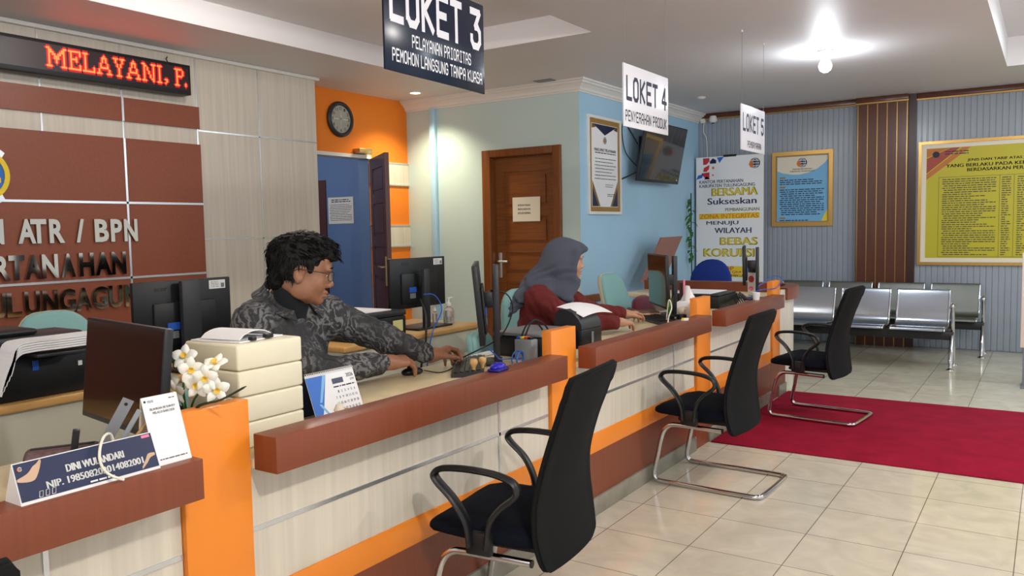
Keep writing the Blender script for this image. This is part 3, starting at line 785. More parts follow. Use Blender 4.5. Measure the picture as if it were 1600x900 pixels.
t = thing('wall_clock', 'round clock with dark rim and silver face on the orange wall', 'clock', (XO, 5.868, 2.513))
MB().lathe([(0,0.0005),(0.165,0.0005),(0.175,0.012),(0.172,0.03),(0.155,0.042),(0.138,0.040),(0.134,0.030),(0.134,0.022),(0,0.022)], n=40, axis='X').build('rim', M_blackmid, t)
MB().lathe([(0,0.0225),(0.1335,0.0225),(0.1335,0.024),(0,0.024)], n=40, axis='X').build('face', mat('silver_dial', (168,168,160), 0.35, metal=0.3), t)
fc = lambda u, v, d: (0.0243+d, u, v)
m = MB()
for k in range(12):
    a = PI/2-2*PI*k/12; n_ = str(12 if k == 0 else k)
    w_ = 0.018 if len(n_) == 1 else 0.03
    put_text(m, n_, fc, 0.108*math.cos(a)-w_/2, 0.108*math.cos(a)+w_/2, 0.108*math.sin(a)-0.014, 0.108*math.sin(a)+0.014, bold=0.02)
m.build('numerals', M_ink, t, smooth=False)
for ang, ln, wd in ((88, 0.085, 0.007), (-92, 0.095, 0.005)):
    a = math.radians(ang); c, s_ = math.cos(a), math.sin(a); m = MB()
    m.prism([(-0.015*c-wd*s_,-0.015*s_+wd*c),(-0.015*c+wd*s_,-0.015*s_-wd*c),(ln*c,ln*s_)], fc, 0.002, 0.004)
    m.build('hand', M_whiteplastic, t)
for ang, ln in ((0, 0.10), (180, 0.10)):
    a = math.radians(ang); m = MB(); m.prism([(0.03*math.cos(a), -0.003),(ln*math.cos(a), -0.002),(ln*math.cos(a), 0.002),(0.03*math.cos(a), 0.003)], fc, 0.001, 0.003); m.build('marker', M_whiteplastic, t)

# notice in the blue room, paper on the brown door
t = thing('wall_notice', 'pale notice sheet on the blue wall seen through the doorway', 'notice', (-6.965, 6.898, 1.50))
MB().box(-0.205, 0.205, -0.004, -0.0005, 0.0, 0.31).build('sheet', M_papercream, t)
fnn = lambda u, v, d: (u, -0.0045-d, v); m = MB()
put_text(m, 'NOTULEN', fnn, -0.08, 0.10, 0.262, 0.282, bold=0.02) if False else None
text_bars(m, fnn, -0.15, 0.16, 0.285, 2, 0.022, 0.011, 3); text_bars(m, fnn, -0.18, 0.18, 0.225, 10, 0.02, 0.006, 4)
m.build('print', M_ink, t, smooth=False)
t = thing('door_notice', 'cream paper notice taped to the brown door', 'notice', (-4.43, YB+0.083, 1.475))
lo = -0.165
MB().grid(lambda a, b: (lo+0.33*a, -0.004-0.006*(a > 0.9)*(1-b), 0.245*b), 12, 8, 0.0015).build('sheet', M_papercream, t)
m = MB(); fnn = lambda u, v, d: (u, -0.0055-d, v)
for i, s_ in enumerate(('SETELAH MASUK', 'PINTU MOHON', 'DITUTUP KEMBALI')):
    put_text(m, s_, fnn, -0.10, 0.05, 0.155-i*0.04, 0.173-i*0.04, bold=0.02)
m.build('print', M_ink, t, smooth=False)

# ================================================================== BLUE WALL: POSTER, TELEVISION, RAIL
t = thing('framed_poster', 'tall framed service pledge on the blue wall beside the television', 'poster', (XB+0.001, 7.39, 1.53))
def frame_parts(t, w_, h_, fw, mt, fn, th=0.02, name='frame'):
    m = MB()
    for a, b, c, e in ((0,w_,0,fw),(0,w_,h_-fw,h_),(0,fw,fw,h_-fw),(w_-fw,w_,fw,h_-fw)):
        m.prism([(a,c),(b,c),(b,e),(a,e)], fn, 0.0005, th)
    return m.build(name, mt, t, smooth=False)
fp_ = lambda u, v, d: (d, u-0.36, v)
frame_parts(t, 0.72, 0.965, 0.028, M_whiteplastic, fp_, 0.022)
m = MB(); m.prism([(0.027,0.027),(0.693,0.027),(0.693,0.938),(0.027,0.938)], fp_, 0.0005, 0.012); m.build('gold_mount', M_goldprint, t)
m = MB(); m.prism([(0.075,0.075),(0.645,0.075),(0.645,0.89),(0.075,0.89)], fp_, 0.0121, 0.014); m.build('sheet', M_paper, t)
m = MB()
P2 = lambda *p: m.quad(*[fp_(u, v, 0.0146) for u, v in p])
P2((0.10,0.885),(0.62,0.885),(0.36,0.785)); P2((0.08,0.08),(0.21,0.08),(0.08,0.27)); P2((0.51,0.08),(0.64,0.08),(0.64,0.27))
m.build('navy_corner', M_navy, t, smooth=False)
m = MB()
P2((0.08,0.27),(0.21,0.08),(0.25,0.08),(0.08,0.34)); P2((0.47,0.08),(0.51,0.08),(0.64,0.27),(0.64,0.34)); P2((0.08,0.89),(0.10,0.885),(0.17,0.855),(0.08,0.84)); P2((0.62,0.885),(0.64,0.89),(0.64,0.84),(0.55,0.855))
m.build('gold_corner', M_gold, t, smooth=False)
emblem(lambda u, v, d: fp_(u, v, 0.0148+d), t, 0.36, 0.735, 0.035, 0.0)
m = MB(); fq = lambda u, v, d: fp_(u, v, 0.015)
put_text(m, 'MAKLUMAT PELAYANAN', fq, 0.13, 0.60, 0.622, 0.652, bold=0.03)
text_bars(m, fq, 0.13, 0.60, 0.612, 1, 0.02, 0.009, 5, 0.0)
text_bars(m, fq, 0.13, 0.60, 0.555, 7, 0.033, 0.007, 6); text_bars(m, fq, 0.36, 0.57, 0.30, 2, 0.02, 0.006, 7); text_bars(m, fq, 0.40, 0.58, 0.205, 2, 0.018, 0.007, 8)
m.build('lettering', M_ink, t, smooth=False)

t = thing('television', 'dark flat television tilted on a bracket on the blue wall', 'television', (XB, 8.45, 1.88))
tilt = math.radians(11)
TM = Matrix.Translation((0.13, 0, 0)) @ Matrix.Rotation(tilt, 4, 'Y')
tv = MB().box(-0.028, 0.006, -0.555, 0.555, 0.0, 0.635, 0.006, M=TM).build('case', M_blackmid, t)
MB().box(0.0062, 0.0075, -0.54, 0.54, 0.03, 0.622, M=TM).build('screen', M_screen, t)
MB().box(0.0062, 0.0082, 0.47, 0.485, 0.04, 0.055, M=TM).build('power_light', M_whiteplastic, t)
MB().box(0.001, 0.03, -0.22, 0.22, 0.2, 0.5).box(0.03, 0.16, -0.05, 0.05, 0.32, 0.38, 0.004).build('wall_bracket', M_black, t)
MB().tube(smoothpath([(0.10,-0.5,0.16),(0.03,-0.62,0.30),(0.01,-0.66,0.52),(0.01,-0.60,0.62),(0.012,-0.50,0.56),(0.06,-0.38,0.40)],6), 0.006, 8).build('power_cable', M_black, t)
MB().tube(smoothpath([(0.12,-0.52,0.10),(0.06,-0.62,0.05),(0.012,-0.68,0.02)],6), 0.008, 8).build('signal_cable', M_black, t)

t = thing('wall_rail', 'short brown wooden rail fixed to the blue wall behind the woman', 'rail', (XB, 7.22, 0.712))
MB().box(0.001, 0.045, -0.42, 0.26, -0.035, 0.035, 0.006).build('board', M_wood_h, t)
MB().box(0.001, 0.06, 0.20, 0.275, -0.03, 0.03, 0.008).build('end_block', M_darkwood, t)

# ================================================================== FAR WALL: FRAMES, BANNER, CAMERA
t = thing('framed_notice', 'gold framed blue and white notice on the far wall', 'poster', (-2.487, YF-0.008, 1.372))
ff = lambda u, v, d: (u-0.35, -d, v)
frame_parts(t, 0.70, 0.885, 0.045, M_gold, ff, 0.03)
frame_parts(t, 0.70-0.09, 0.885-0.09, 0.012, M_goldprint, lambda u, v, d: ff(u+0.045, v+0.045, d), 0.022, 'inner_frame')
m = MB(); m.prism([(0.05,0.05),(0.65,0.05),(0.65,0.835),(0.05,0.835)], ff, 0.0005, 0.010); m.build('sheet', M_lightblue, t)
m = MB(); P2 = lambda mm, *p: mm.quad(*[ff(u, v, 0.0106) for u, v in p])
arc = [(0.06,0.66),(0.12,0.635),(0.22,0.615),(0.32,0.61),(0.42,0.63),(0.52,0.67),(0.60,0.73),(0.64,0.78)]
P2(m, (0.06,0.825),(0.06,0.66),*arc[1:],(0.64,0.825)); m.build('white_arch', M_papercream, t, smooth=False)
m = MB(); P2(m, (0.57,0.06),(0.64,0.06),(0.64,0.20)); m.build('yellow_corner', M_gyellow, t, smooth=False)
emblem(lambda u, v, d: ff(u, v, 0.0108+d), t, 0.35, 0.75, 0.055, 0.0)
m = MB(); fq = lambda u, v, d: ff(u, v, 0.0112)
put_text(m, 'KANTOR PERTANAHAN', fq, 0.24, 0.46, 0.668, 0.683, bold=0.02); put_text(m, 'KABUPATEN TULUNGAGUNG', fq, 0.21, 0.49, 0.642, 0.657, bold=0.02)
text_bars(m, fq, 0.09, 0.60, 0.555, 3, 0.024, 0.011, 11); text_bars(m, fq, 0.09, 0.60, 0.44, 13, 0.0245, 0.011, 12); text_bars(m, fq, 0.09, 0.42, 0.075, 1, 0.02, 0.011, 13)
m.build('lettering', M_navy, t, smooth=False)
m = MB()
for v in (0.588, 0.475, 0.108): P2(m, (0.09,v-0.02),(0.155,v-0.02),(0.155,v),(0.09,v))
m.build('heading_tab', M_goldprint, t, smooth=False)

t = thing('tariff_board', 'large yellow framed tariff board on the far wall', 'poster', (-1.243, YF-0.008, 0.922))
ft = lambda u, v, d: (u, -d, v)
W_, H_ = 2.55, 1.345
frame_parts(t, W_, H_, 0.032, M_gold, ft, 0.03)
frame_parts(t, W_-0.064, H_-0.064, 0.045, M_papercream, lambda u, v, d: ft(u+0.032, v+0.032, d), 0.016, 'mount')
m = MB(); m.prism([(0.07,0.07),(W_-0.07,0.07),(W_-0.07,H_-0.07),(0.07,H_-0.07)], ft, 0.0005, 0.010); m.build('sheet', M_yellow, t)
m = MB(); Q = lambda mm, *p: mm.quad(*[ft(u, v, 0.0105) for u, v in p])
Q(m, (0.08,1.265),(0.08,1.17),(0.30,1.265)); Q(m, (0.08,0.99),(0.08,0.93),(0.50,1.265),(0.42,1.265)); m.build('orange_corner', mat('dull_orange_print', (186,112,52), 0.5), t, smooth=False)
m = MB(); Q(m, (0.08,1.16),(0.08,1.00),(0.40,1.265),(0.31,1.265)); m.build('red_corner', mat('dull_red_print', (160,70,56), 0.5), t, smooth=False)
m = MB(); fq = lambda u, v, d: ft(u, v, 0.0112)
put_text(m, 'JENIS DAN TARIF ATAS JENIS PENERIMAAN NEGARA BUKAN PAJAK', fq, 0.47, 1.92, 1.105, 1.14, bold=0.03)
put_text(m, 'YANG BERLAKU PADA KEMENTERIAN AGRARIA DAN TATA RUANG', fq, 0.27, 2.12, 1.055, 1.09, bold=0.03)
put_text(m, 'BERDASARKAN PERATURAN PEMERINTAH NOMOR 128', fq, 0.47, 1.92, 1.005, 1.04, bold=0.03)
text_bars(m, fq, 0.25, 0.48, 1.23, 2, 0.025, 0.010, 20)
disc(m, fq, 0.17, 1.20, 0.035, 16)
for (a, b, sd) in ((0.235, 0.74, 21), (0.79, 0.875, 22), (0.93, 1.01, 23), (1.20, 1.75, 24), (1.85, 1.95, 25), (2.05, 2.15, 26)):
    text_bars(m, fq, a, b, 0.93, 36, 0.0232, 0.0085, sd, 0.55)
for a in (0.20, 0.77, 0.90, 1.04): m.quad(fq(a,0.09,0), fq(a+0.003,0.09,0), fq(a+0.003,0.95,0), fq(a,0.95,0))
for v in (0.09, 0.95): m.quad(fq(0.20,v,0), fq(1.04,v,0), fq(1.04,v+0.003,0), fq(0.20,v+0.003,0))
m.build('lettering', M_ink, t, smooth=False)

t = thing('standing_banner', 'white printed standing banner in the corner by the blue wall', 'banner', (-3.32, 9.86, 0.0))
bx_ = lambda x: -0.42+(x-55)/440*0.845
bz_ = lambda y: 2.235-(y-62)*0.00190
fbn = lambda u, v, d: (u, -0.003-d, v)
MB().box(-0.42, 0.425, -0.002, 0.001, 0.06, 2.245).build('sheet', M_paper, t)
MB().box(-0.43, 0.435, -0.05, 0.05, 0.0, 0.06, 0.01).build('base', M_grey, t)
MB().cyl((0,0.02,0.06),(0,0.02,2.25), 0.010, n=8).build('pole', M_grey, t)
MB().box(-0.07, 0.09, -0.006, 0.02, 2.235, 2.262, 0.003).build('top_clip', M_black, t)
def btxt(mt, items, name):
    m = MB()
    for s_, a, b, c, e, bo in items: put_text(m, s_, fbn, bx_(a), bx_(b), bz_(e), bz_(c), bold=bo)
    m.build(name, mt, t, smooth=False)
def bquad(mt, polys, name, d=0.0):
    m = MB()
    for p in polys: m.quad(*[fbn(bx_(x), bz_(y), d) for x, y in p])
    m.build(name, mt, t, smooth=False)
btxt(M_navy, [('KANTOR PERTANAHAN',78,365,207,228,0.02),('KABUPATEN TULUNGAGUNG',78,440,234,255,0.02),('Sukseskan',133,450,325,366,0.03),('MENUJU',125,335,474,505,0.03),('WILAYAH',180,418,518,553,0.03)], 'navy_lettering')
fb0 = fbn; fbn = lambda u, v, d: fb0(u, v, d+0.0012)
btxt(M_gyellow, [('BERSAMA',166,452,264,308,0.02),('BEBAS',221,452,585,626,0.02),('KORUPSI',111,432,657,702,0.02)], 'yellow_lettering')
fbn = fb0
btxt(mat('olive_outline', (120, 116, 50), 0.5), [('BERSAMA',162,456,261,311,0.055),('BEBAS',217,456,581,630,0.055),('KORUPSI',107,436,653,706,0.055),('PEMBANGUNAN',250,468,391,412,0.03)], 'outline_lettering')
bquad(M_gyellow, [[(75,462),(75,426),(470,422),(470,458)],[(190,812),(190,768),(470,768),(470,812)],[(120,838),(120,814),(470,814),(470,838)]], 'yellow_band')
fbn = lambda u, v, d: fb0(u, v, d+0.0012)
btxt(M_orangeprint, [('ZONA INTEGRITAS',80,462,428,458,0.02)], 'orange_lettering')
btxt(M_redprint, [('STOP',190,305,768,797,0.02),('GRATIFIKASI',295,465,798,814,0.02)], 'red_lettering')
btxt(M_black, [('LIHAT LAWAN LAPORKAN',175,468,820,836,0.02)], 'black_lettering')
fbn = fb0
bquad(M_redprint, [[(103,105),(103,63),(145,63),(145,85),(125,105)],[(103,150),(108,125),(145,108),(142,135),(125,152)],[(90,160),(145,155),(145,195),(120,200)]], 'red_petal')
bquad(M_blueprint, [[(195,63),(240,60),(212,100)],[(57,200),(70,172),(105,165),(95,190)]], 'blue_petal')
bquad(M_navy, [[(148,85),(168,66),(190,80),(190,100),(148,100)],[(110,200),(125,180),(150,200)]], 'navy_petal')
m = MB(); disc(m, fbn, bx_(170), bz_(128), 0.016, 14); disc(m, fbn, bx_(168), bz_(175), 0.012, 14); m.build('dot', M_orangeprint, t, smooth=False)
emblem(lambda u, v, d: fbn(u, v, d), t, bx_(440), bz_(112), 0.062, 0.0)

t = thing('artificial_plant', 'green leaves hanging behind the banner in the corner', 'plant', (-3.685, 9.62, 0.0))
def leaf(mb, p, d, ln, wd, droop=0.3):
    d = Vector(d).normalized(); sd = d.cross(Vector((0,0,1)));  sd = sd.normalized() if sd.length > 1e-3 else Vector((1,0,0))
    p = Vector(p)
    def f(a, b):
        w2 = wd*math.sin(PI*min(1, a*0.96+0.02))**0.8*0.5
        return p + d*ln*a + sd*w2*(b*2-1) + Vector((0,0,-droop*ln*a*a + 0.15*wd*abs(b*2-1)))
    mb.grid(f, 6, 4)
MB().lathe([(0,0),(0.05,0),(0.06,0.16),(0.05,0.16),(0.045,0.03),(0,0.03)], n=16).build('pot', M_darkwood, t)
MB().tube(smoothpath([(0,0,0.03),(-0.02,0.0,0.7),(-0.03,0.0,1.3),(-0.03,0.0,1.8)],4), 0.008, 8).build('stem', M_darkgreen, t)
m = MB(); rnd = random.Random(5)
for k in range(26):
    z = 1.0+0.75*k/26; a = rnd.uniform(PI*0.9, PI*2.1)
    leaf(m, (-0.03,0.0,z), (math.cos(a)*0.15, math.sin(a)*0.5, 0.1), rnd.uniform(0.06,0.10), 0.045, 1.0)
m.build('leaves', M_green, t, smooth=True)

t = thing('security_camera', 'small white security camera in the corner under the ceiling', 'camera', (-3.56, YF-0.06, 2.70))
MB().lathe([(0,0.06),(0.035,0.06),(0.045,0.035),(0.05,0.0),(0.03,-0.022),(0,-0.028)], n=20).build('dome', M_whiteplastic, t)
MB().lathe([(0,-0.036),(0.018,-0.030),(0.026,-0.018),(0.0,-0.015)], n=16).build('lens', M_screen, t)
MB().tube(smoothpath([(-0.02,0.04,0.03),(-0.12,0.045,0.02),(-0.14,0.045,-0.12),(-0.10,0.045,-0.22),(-0.09,0.045,-0.5)],5), 0.005, 6).build('cable', M_whiteplastic, t)
cv = thing('white_box', 'small white junction box beside the security camera', 'box', (-3.70, YF-0.03, 2.71))
MB().box(-0.03, 0.03, -0.02, 0.022, -0.025, 0.03, 0.005).build('cover', M_whiteplastic, cv)
t = thing('side_banner', 'white standing board at the right edge of the picture', 'banner', (-0.02, 8.0, 0.0), math.radians(0))
MB().box(-0.18, 0.5, -0.012, 0.012, 0.33, 1.125, 0.006).build('panel', mat('pinkish_white_board', (232,214,206), 0.5), t)
MB().box(-0.16, -0.13, -0.02, 0.02, 0.012, 0.33).build('leg', M_grey, t); MB().box(0.45, 0.48, -0.02, 0.02, 0.012, 0.33).build('leg', M_grey, t)
MB().box(-0.17, 0.49, -0.12, 0.12, 0.0, 0.012).build('base', M_grey, t)

# ================================================================== CEILING FITTINGS
t = thing('ceiling_bulb', 'bare lit bulb in a white holder on the ceiling', 'lamp', (-1.575, 7.05, ZC))
MB().lathe([(0,0.0),(0.062,0.0),(0.064,-0.008),(0.045,-0.022),(0.028,-0.03),(0.028,-0.055),(0.022,-0.06),(0,-0.06)], n=24).build('holder', M_whiteplastic, t)
MB().lathe([(0.0,-0.175),(0.02,-0.172),(0.042,-0.155),(0.052,-0.125),(0.046,-0.098),(0.03,-0.075),(0.022,-0.061),(0,-0.061)], n=24).build('bulb', M_bulb, t)
lamp('bulb_light', 'POINT', (-1.575, 7.05, 2.56), 13, (0.86, 0.93, 1.0), 0.05)
def downlight(label, x, y, power):
    t = thing('downlight', label, 'lamp', (x, y, ZC), 0, 'recessed downlights')
    MB().lathe([(0.052,0.0),(0.066,-0.0005),(0.066,-0.006),(0.052,-0.009),(0.052,0.0)], n=24).build('ring', M_whiteplastic, t)
    MB().lathe([(0,-0.003),(0.052,-0.003),(0.052,-0.0045),(0,-0.0045)], n=24).build('lens', M_down, t)
    lamp('downlight_beam', 'SPOT', (x, y, ZC-0.03), power, (1.0, 0.88, 0.62), 0.04, spot=math.radians(120), blend=1.0)
downlight('lit warm downlight in the ceiling near the orange wall', -5.418, 6.459, 90)
downlight('lit downlight above the wall clock, hidden in the picture', -5.76, 5.72, 9) if False else None
for lb, x, y in (('small grey hatch in the ceiling above the back wall', -4.05, 6.74), ('small white sensor disc on the ceiling near the blue wall', -3.24, 8.69)):
    t = thing('ceiling_hatch' if 'hatch' in lb else 'ceiling_sensor', lb, 'hatch' if 'hatch' in lb else 'sensor', (x, y, ZC))
    if 'hatch' in lb:
        MB().box(-0.10, 0.10, -0.07, 0.07, -0.004, 0).build('cover', M_grey, t); MB().box(-0.085, 0.085, -0.055, 0.055, -0.006, -0.004).build('insert', M_grey, t)
    else:
        MB().lathe([(0,-0.02),(0.03,-0.018),(0.05,-0.004),(0.052,0),(0,0)], n=20).build('housing', M_whiteplastic, t)
# ================================================================== MONITORS
def monitor(label, post, rz, w_=0.54, h_=0.325, zb=0.10, tilt=0.0, post_w=0.05, post_h=0.42, gap=0.055, z0=0.785, base=(0.22,0.16), sticker=False, logo=False, ports=True, group=None):
    """screen faces local -Y; the post stands behind it at the local origin"""
    t = thing('computer_monitor', label, 'monitor', (post[0], post[1], z0), rz, group)
    MB().box(-base[0]/2, base[0]/2, -base[1]*0.65, base[1]*0.35, 0, 0.012, 0.004).build('stand_base', M_black, t)
    MB().box(-post_w/2, post_w/2, -0.012, 0.016, 0.012, post_h, 0.003).build('stand_post', M_blackmid, t)
    T = Matrix.Translation((0, -gap, zb+h_/2)) @ Matrix.Rotation(math.radians(tilt), 4, 'X')
    cs = MB().box(-w_/2, w_/2, -0.012, 0.012, -h_/2, h_/2, 0.004, M=T).box(-w_*0.32, w_*0.32, 0.012, 0.024, -h_*0.40, h_*0.2, 0.006, M=T).build('case', M_black, t)
    MB().box(-w_/2+0.008, w_/2-0.008, -0.0128, -0.0122, -h_/2+0.016, h_/2-0.008, M=T).build('screen', M_screen, cs)
    MB().box(-0.035, 0.035, 0.02, gap-0.012, -0.035, 0.035, 0.004, M=T).build('hinge', M_black, t)
    if sticker:
        s_ = MB().box(-w_/2+0.03, -w_/2+0.125, 0.0125, 0.0130, h_/2-0.055, h_/2-0.012, M=T).build('sticker', M_whiteplastic, cs)
        m = MB(); fs = lambda u, v, d: T @ Vector((u, 0.0133+d, v))
        m.quad(fs(-w_/2+0.036, h_/2-0.05, 0), fs(-w_/2+0.056, h_/2-0.05, 0), fs(-w_/2+0.056, h_/2-0.028, 0), fs(-w_/2+0.036, h_/2-0.028, 0))
        text_bars(m, lambda u, v, d: fs(-u, v, d), w_/2-0.115, w_/2-0.066, h_/2-0.02, 4, 0.008, 0.003, 3)
        m.build('print', M_grey, s_, smooth=False)
    if logo:
        m = MB(); put_text(m, 'acer', lambda u, v, d: T @ Vector((-u, 0.0126+d, v)), -w_*0.30, -w_*0.17, h_*0.36, h_*0.41, bold=0.03)
        m.build('logo', M_blackmid, cs, smooth=False)
    if ports:
        MB().box(w_*0.08, w_*0.2, 0.0245, 0.03, -h_*0.18, -h_*0.08, M=T).build('cable_plug', M_bluecable, cs)
        MB().box(w_*0.09, w_*0.19, 0.0245, 0.027, -h_*0.30, -h_*0.20, M=T).build('port', M_grey, cs)
    return t
monitor('black monitor facing the viewer on the nearest counter', (-2.122, 1.335), math.radians(-9), 0.515, 0.292, 0.085, -6, post_h=0.25, gap=0.07, ports=False)
mm = monitor('thin edge-on black monitor in front of the man', (-2.125, 3.065), math.radians(-55), 0.56, 0.345, 0.118, 5, post_w=0.06, post_h=0.455, gap=0.075, base=(0.2,0.075))
monitor('black monitor in front of the woman in the headscarf', (-2.17, 5.30), math.radians(-53), 0.52, 0.36, 0.063, 2, post_w=0.055, post_h=0.41, gap=0.11)
monitor('edge-on black monitor on the last counter', (-2.02, 6.70), math.radians(-73), 0.54, 0.31, 0.13, 1, post_w=0.055, post_h=0.43, gap=0.10)
monitor('large black monitor seen from behind on the desk left of the man', (-3.455, 2.40), math.radians(-90), 0.53, 0.345, 0.09, 0, post_w=0.10, post_h=0.432, gap=0.055, z0=0.75, sticker=True, logo=True)
m3 = monitor('black monitor seen from behind on the desk by the gel bottle', (-3.50, 4.225), math.radians(-90), 0.57, 0.335, 0.135, 0, post_w=0.055, post_h=0.395, gap=0.07, z0=0.75, base=(0.36,0.24), sticker=True, logo=True)
def cable(label, pts, r, mt, cat='cable', name='cable', n=6):
    o = MB().tube(smoothpath(pts, n), r, 8).build(name, mt, angle=80)
    c = Vector(pts[0]); o.data.transform(Matrix.Translation(-c)); o.location = c
    return tag(o, label, cat)
cable('black cables hanging down the desk front below the back-row monitor', [(-3.46,4.12,0.95),(-3.36,4.05,0.86),(-3.31,3.99,0.77),(-3.295,3.965,0.70),(-3.30,3.93,0.58),(-3.30,3.91,0.47),(-3.30,3.90,0.30)], 0.007, M_black)
cable('blue cable looping beside the black cables of the back-row monitor', [(-3.455,4.15,0.98),(-3.40,4.20,0.97),(-3.33,4.18,0.88),(-3.29,4.04,0.77),(-3.285,3.985,0.65),(-3.29,3.95,0.45),(-3.29,3.93,0.30)], 0.004, M_bluecable)
cable('blue cable drooping from the monitor behind the flowers', [(-3.43,2.45,0.90),(-3.38,2.52,0.93),(-3.36,2.60,0.90),(-3.37,2.66,0.80),(-3.40,2.66,0.757)], 0.004, M_bluecable)
# ================================================================== PRINTERS AND PAPER
t = thing('office_printer', 'large black printer on the desk at the left edge', 'printer', (-3.62, 1.58, 0.75))
MB().box(-0.25, 0.20, -0.36, 0.40, 0.0, 0.19, 0.012).build('body', M_black, t)
MB().box(-0.25, -0.01, -0.36, 0.395, 0.192, 0.235, 0.015).build('scanner_lid', M_blackmid, t)
MB().box(-0.24, -0.02, -0.30, 0.20, 0.2355, 0.262, 0.012).build('document_feeder', M_black, t)
MB().box(0.2005, 0.33, 0.02, 0.235, 0.182, 0.194, 0.003).build('output_tray', M_blackmid, t)
MB().box(0.2005, 0.204, -0.105, -0.055, 0.045, 0.06).build('name_strip', M_whiteplastic, t)
MB().box(0.2005, 0.205, 0.06, 0.085, 0.115, 0.155, 0.002).build('blue_tab', M_bluecable, t)
MB().box(0.2005, 0.204, 0.245, 0.262, 0.11, 0.13).build('button', M_whiteplastic, t)
stack = thing('paper_bundle', 'thick bundle of white paper curling out of the large printer', 'paper', (-3.215, 1.70, 0.957))
for k in range(5):
    z_ = 0.0092*k
    pts = smoothpath([(0,-0.235+0.01*k,-0.155+0.03*k*0.6),(0,-0.205+0.006*k,-0.075+z_),(0,-0.165,-0.012+z_),(0,-0.11,0.0+z_),(0,0.0,0.0+z_),(0,0.26,0.002+z_)], 5)
    nn_ = len(pts)-1
    def fpp(a, b):
        i = a*nn_; j = min(int(i), nn_-1); p = pts[j].lerp(pts[j+1], i-j)
        return Vector((-0.195+0.115*b, p.y, p.z))
    MB().grid(fpp, nn_, 2, 0.0075).build('sheet_pack', M_paper, stack, angle=50)
t = thing('office_printer', 'black flat-bed printer on the desk behind the man', 'printer', (-3.56, 3.645, 0.75))
MB().box(-0.19, 0.19, -0.225, 0.225, 0.0, 0.125, 0.010).build('body', M_black, t)
MB().box(-0.19, 0.195, -0.225, 0.225, 0.127, 0.16, 0.008).build('scanner_lid', M_blackmid, t)
MB().box(0.1905, 0.1925, 0.10, 0.19, 0.03, 0.10).build('yellow_label', mat('pale_yellow_label', (214,206,140), 0.5), t)
s_ = thing('paper_sheet', 'white sheet lying on the lid of the flat-bed printer', 'paper', (-3.58, 3.62, 0.911))
MB().box(-0.15, 0.16, -0.20, 0.17, 0, 0.006).build('sheet', M_paper, s_)
t = thing('office_printer', 'black ink tank printer behind the orange divider beside the man', 'printer', (-2.12, 3.38, 0.785))
MB().box(-0.15, 0.135, -0.14, 0.19, 0.0, 0.100, 0.008).build('body', M_black, t)
MB().box(-0.15, 0.13, -0.14, 0.19, 0.101, 0.118, 0.008).build('lid', M_grey, t)
tk = MB().box(0.02, 0.115, -0.205, -0.145, 0.0, 0.098, 0.006).build('ink_tank', M_frost, t)
for k, mt in enumerate((M_bluecable, M_gyellow, M_redprint, M_black)):
    MB().box(0.025+0.021*k, 0.042+0.021*k, -0.195, -0.155, 0.0985, 0.110, 0.003).build('tank_cap', mt, tk)
MB().tube(smoothpath([(0.04,-0.17,0.11),(0.05,-0.14,0.16),(0.06,-0.08,0.17),(0.04,0.02,0.118)],5), 0.004, 6).build('ink_tube', M_black, t)
MB().tube(smoothpath([(0.06,-0.17,0.11),(0.07,-0.12,0.18),(0.07,-0.03,0.16),(0.06,0.04,0.118)],5), 0.004, 6).build('ink_tube', M_black, t)
t = thing('receipt_printer', 'small black printer with a rounded cover and paper coming out', 'printer', (-2.055, 3.71, 0.785))
MB().box(-0.085, 0.085, -0.11, 0.11, 0.0, 0.098, 0.006).build('body', M_black, t)
arc_ = [(-0.083,0.099),(-0.080,0.14),(-0.066,0.182),(-0.045,0.200),(-0.01,0.200),(0.03,0.184),(0.062,0.155),(0.08,0.125),(0.083,0.099)]
MB().prism(arc_, lambda u, v, d: (u, d, v), -0.107, 0.107).build('cover', M_blackmid, t)
MB().box(0.0855, 0.089, -0.01, 0.01, 0.02, 0.08).build('front_label', M_grey, t)
t = thing('paper_sheet', 'white sheet curving out of the small printer before the woman', 'paper', (-2.055, 3.62, 0.785))
def fpp2(a, b):
    return Vector((-0.072+0.145*a, 0.0+0.33*b+0.02*a, 0.2085-0.048*a**1.7+0.014*math.sin(PI*b)-0.008*b))
MB().grid(fpp2, 10, 8, 0.0015).build('sheet', M_paper, t)
t = thing('office_printer', 'low black printer on the last counter by the wall', 'printer', (-2.20, 6.02, 0.785))
MB().box(-0.20, 0.17, -0.20, 0.22, 0.0, 0.09, 0.008).build('body', M_black, t); MB().box(-0.19, 0.16, -0.19, 0.21, 0.091, 0.105, 0.005).build('lid', M_blackmid, t)
t = thing('paper_sheet', 'white sheet on the low printer of the last counter', 'paper', (-2.25, 6.02, 0.891))
MB().box(-0.15, 0.14, -0.18, 0.20, 0.0, 0.004).build('sheet', M_paper, t)
t = thing('paper_sheet', 'white sheet on the desk behind the edge-on monitor', 'paper', (-2.318, 3.18, 0.7855), math.radians(3))
MB().box(-0.038, 0.038, -0.14, 0.16, 0, 0.003).build('sheet', M_paper, t)

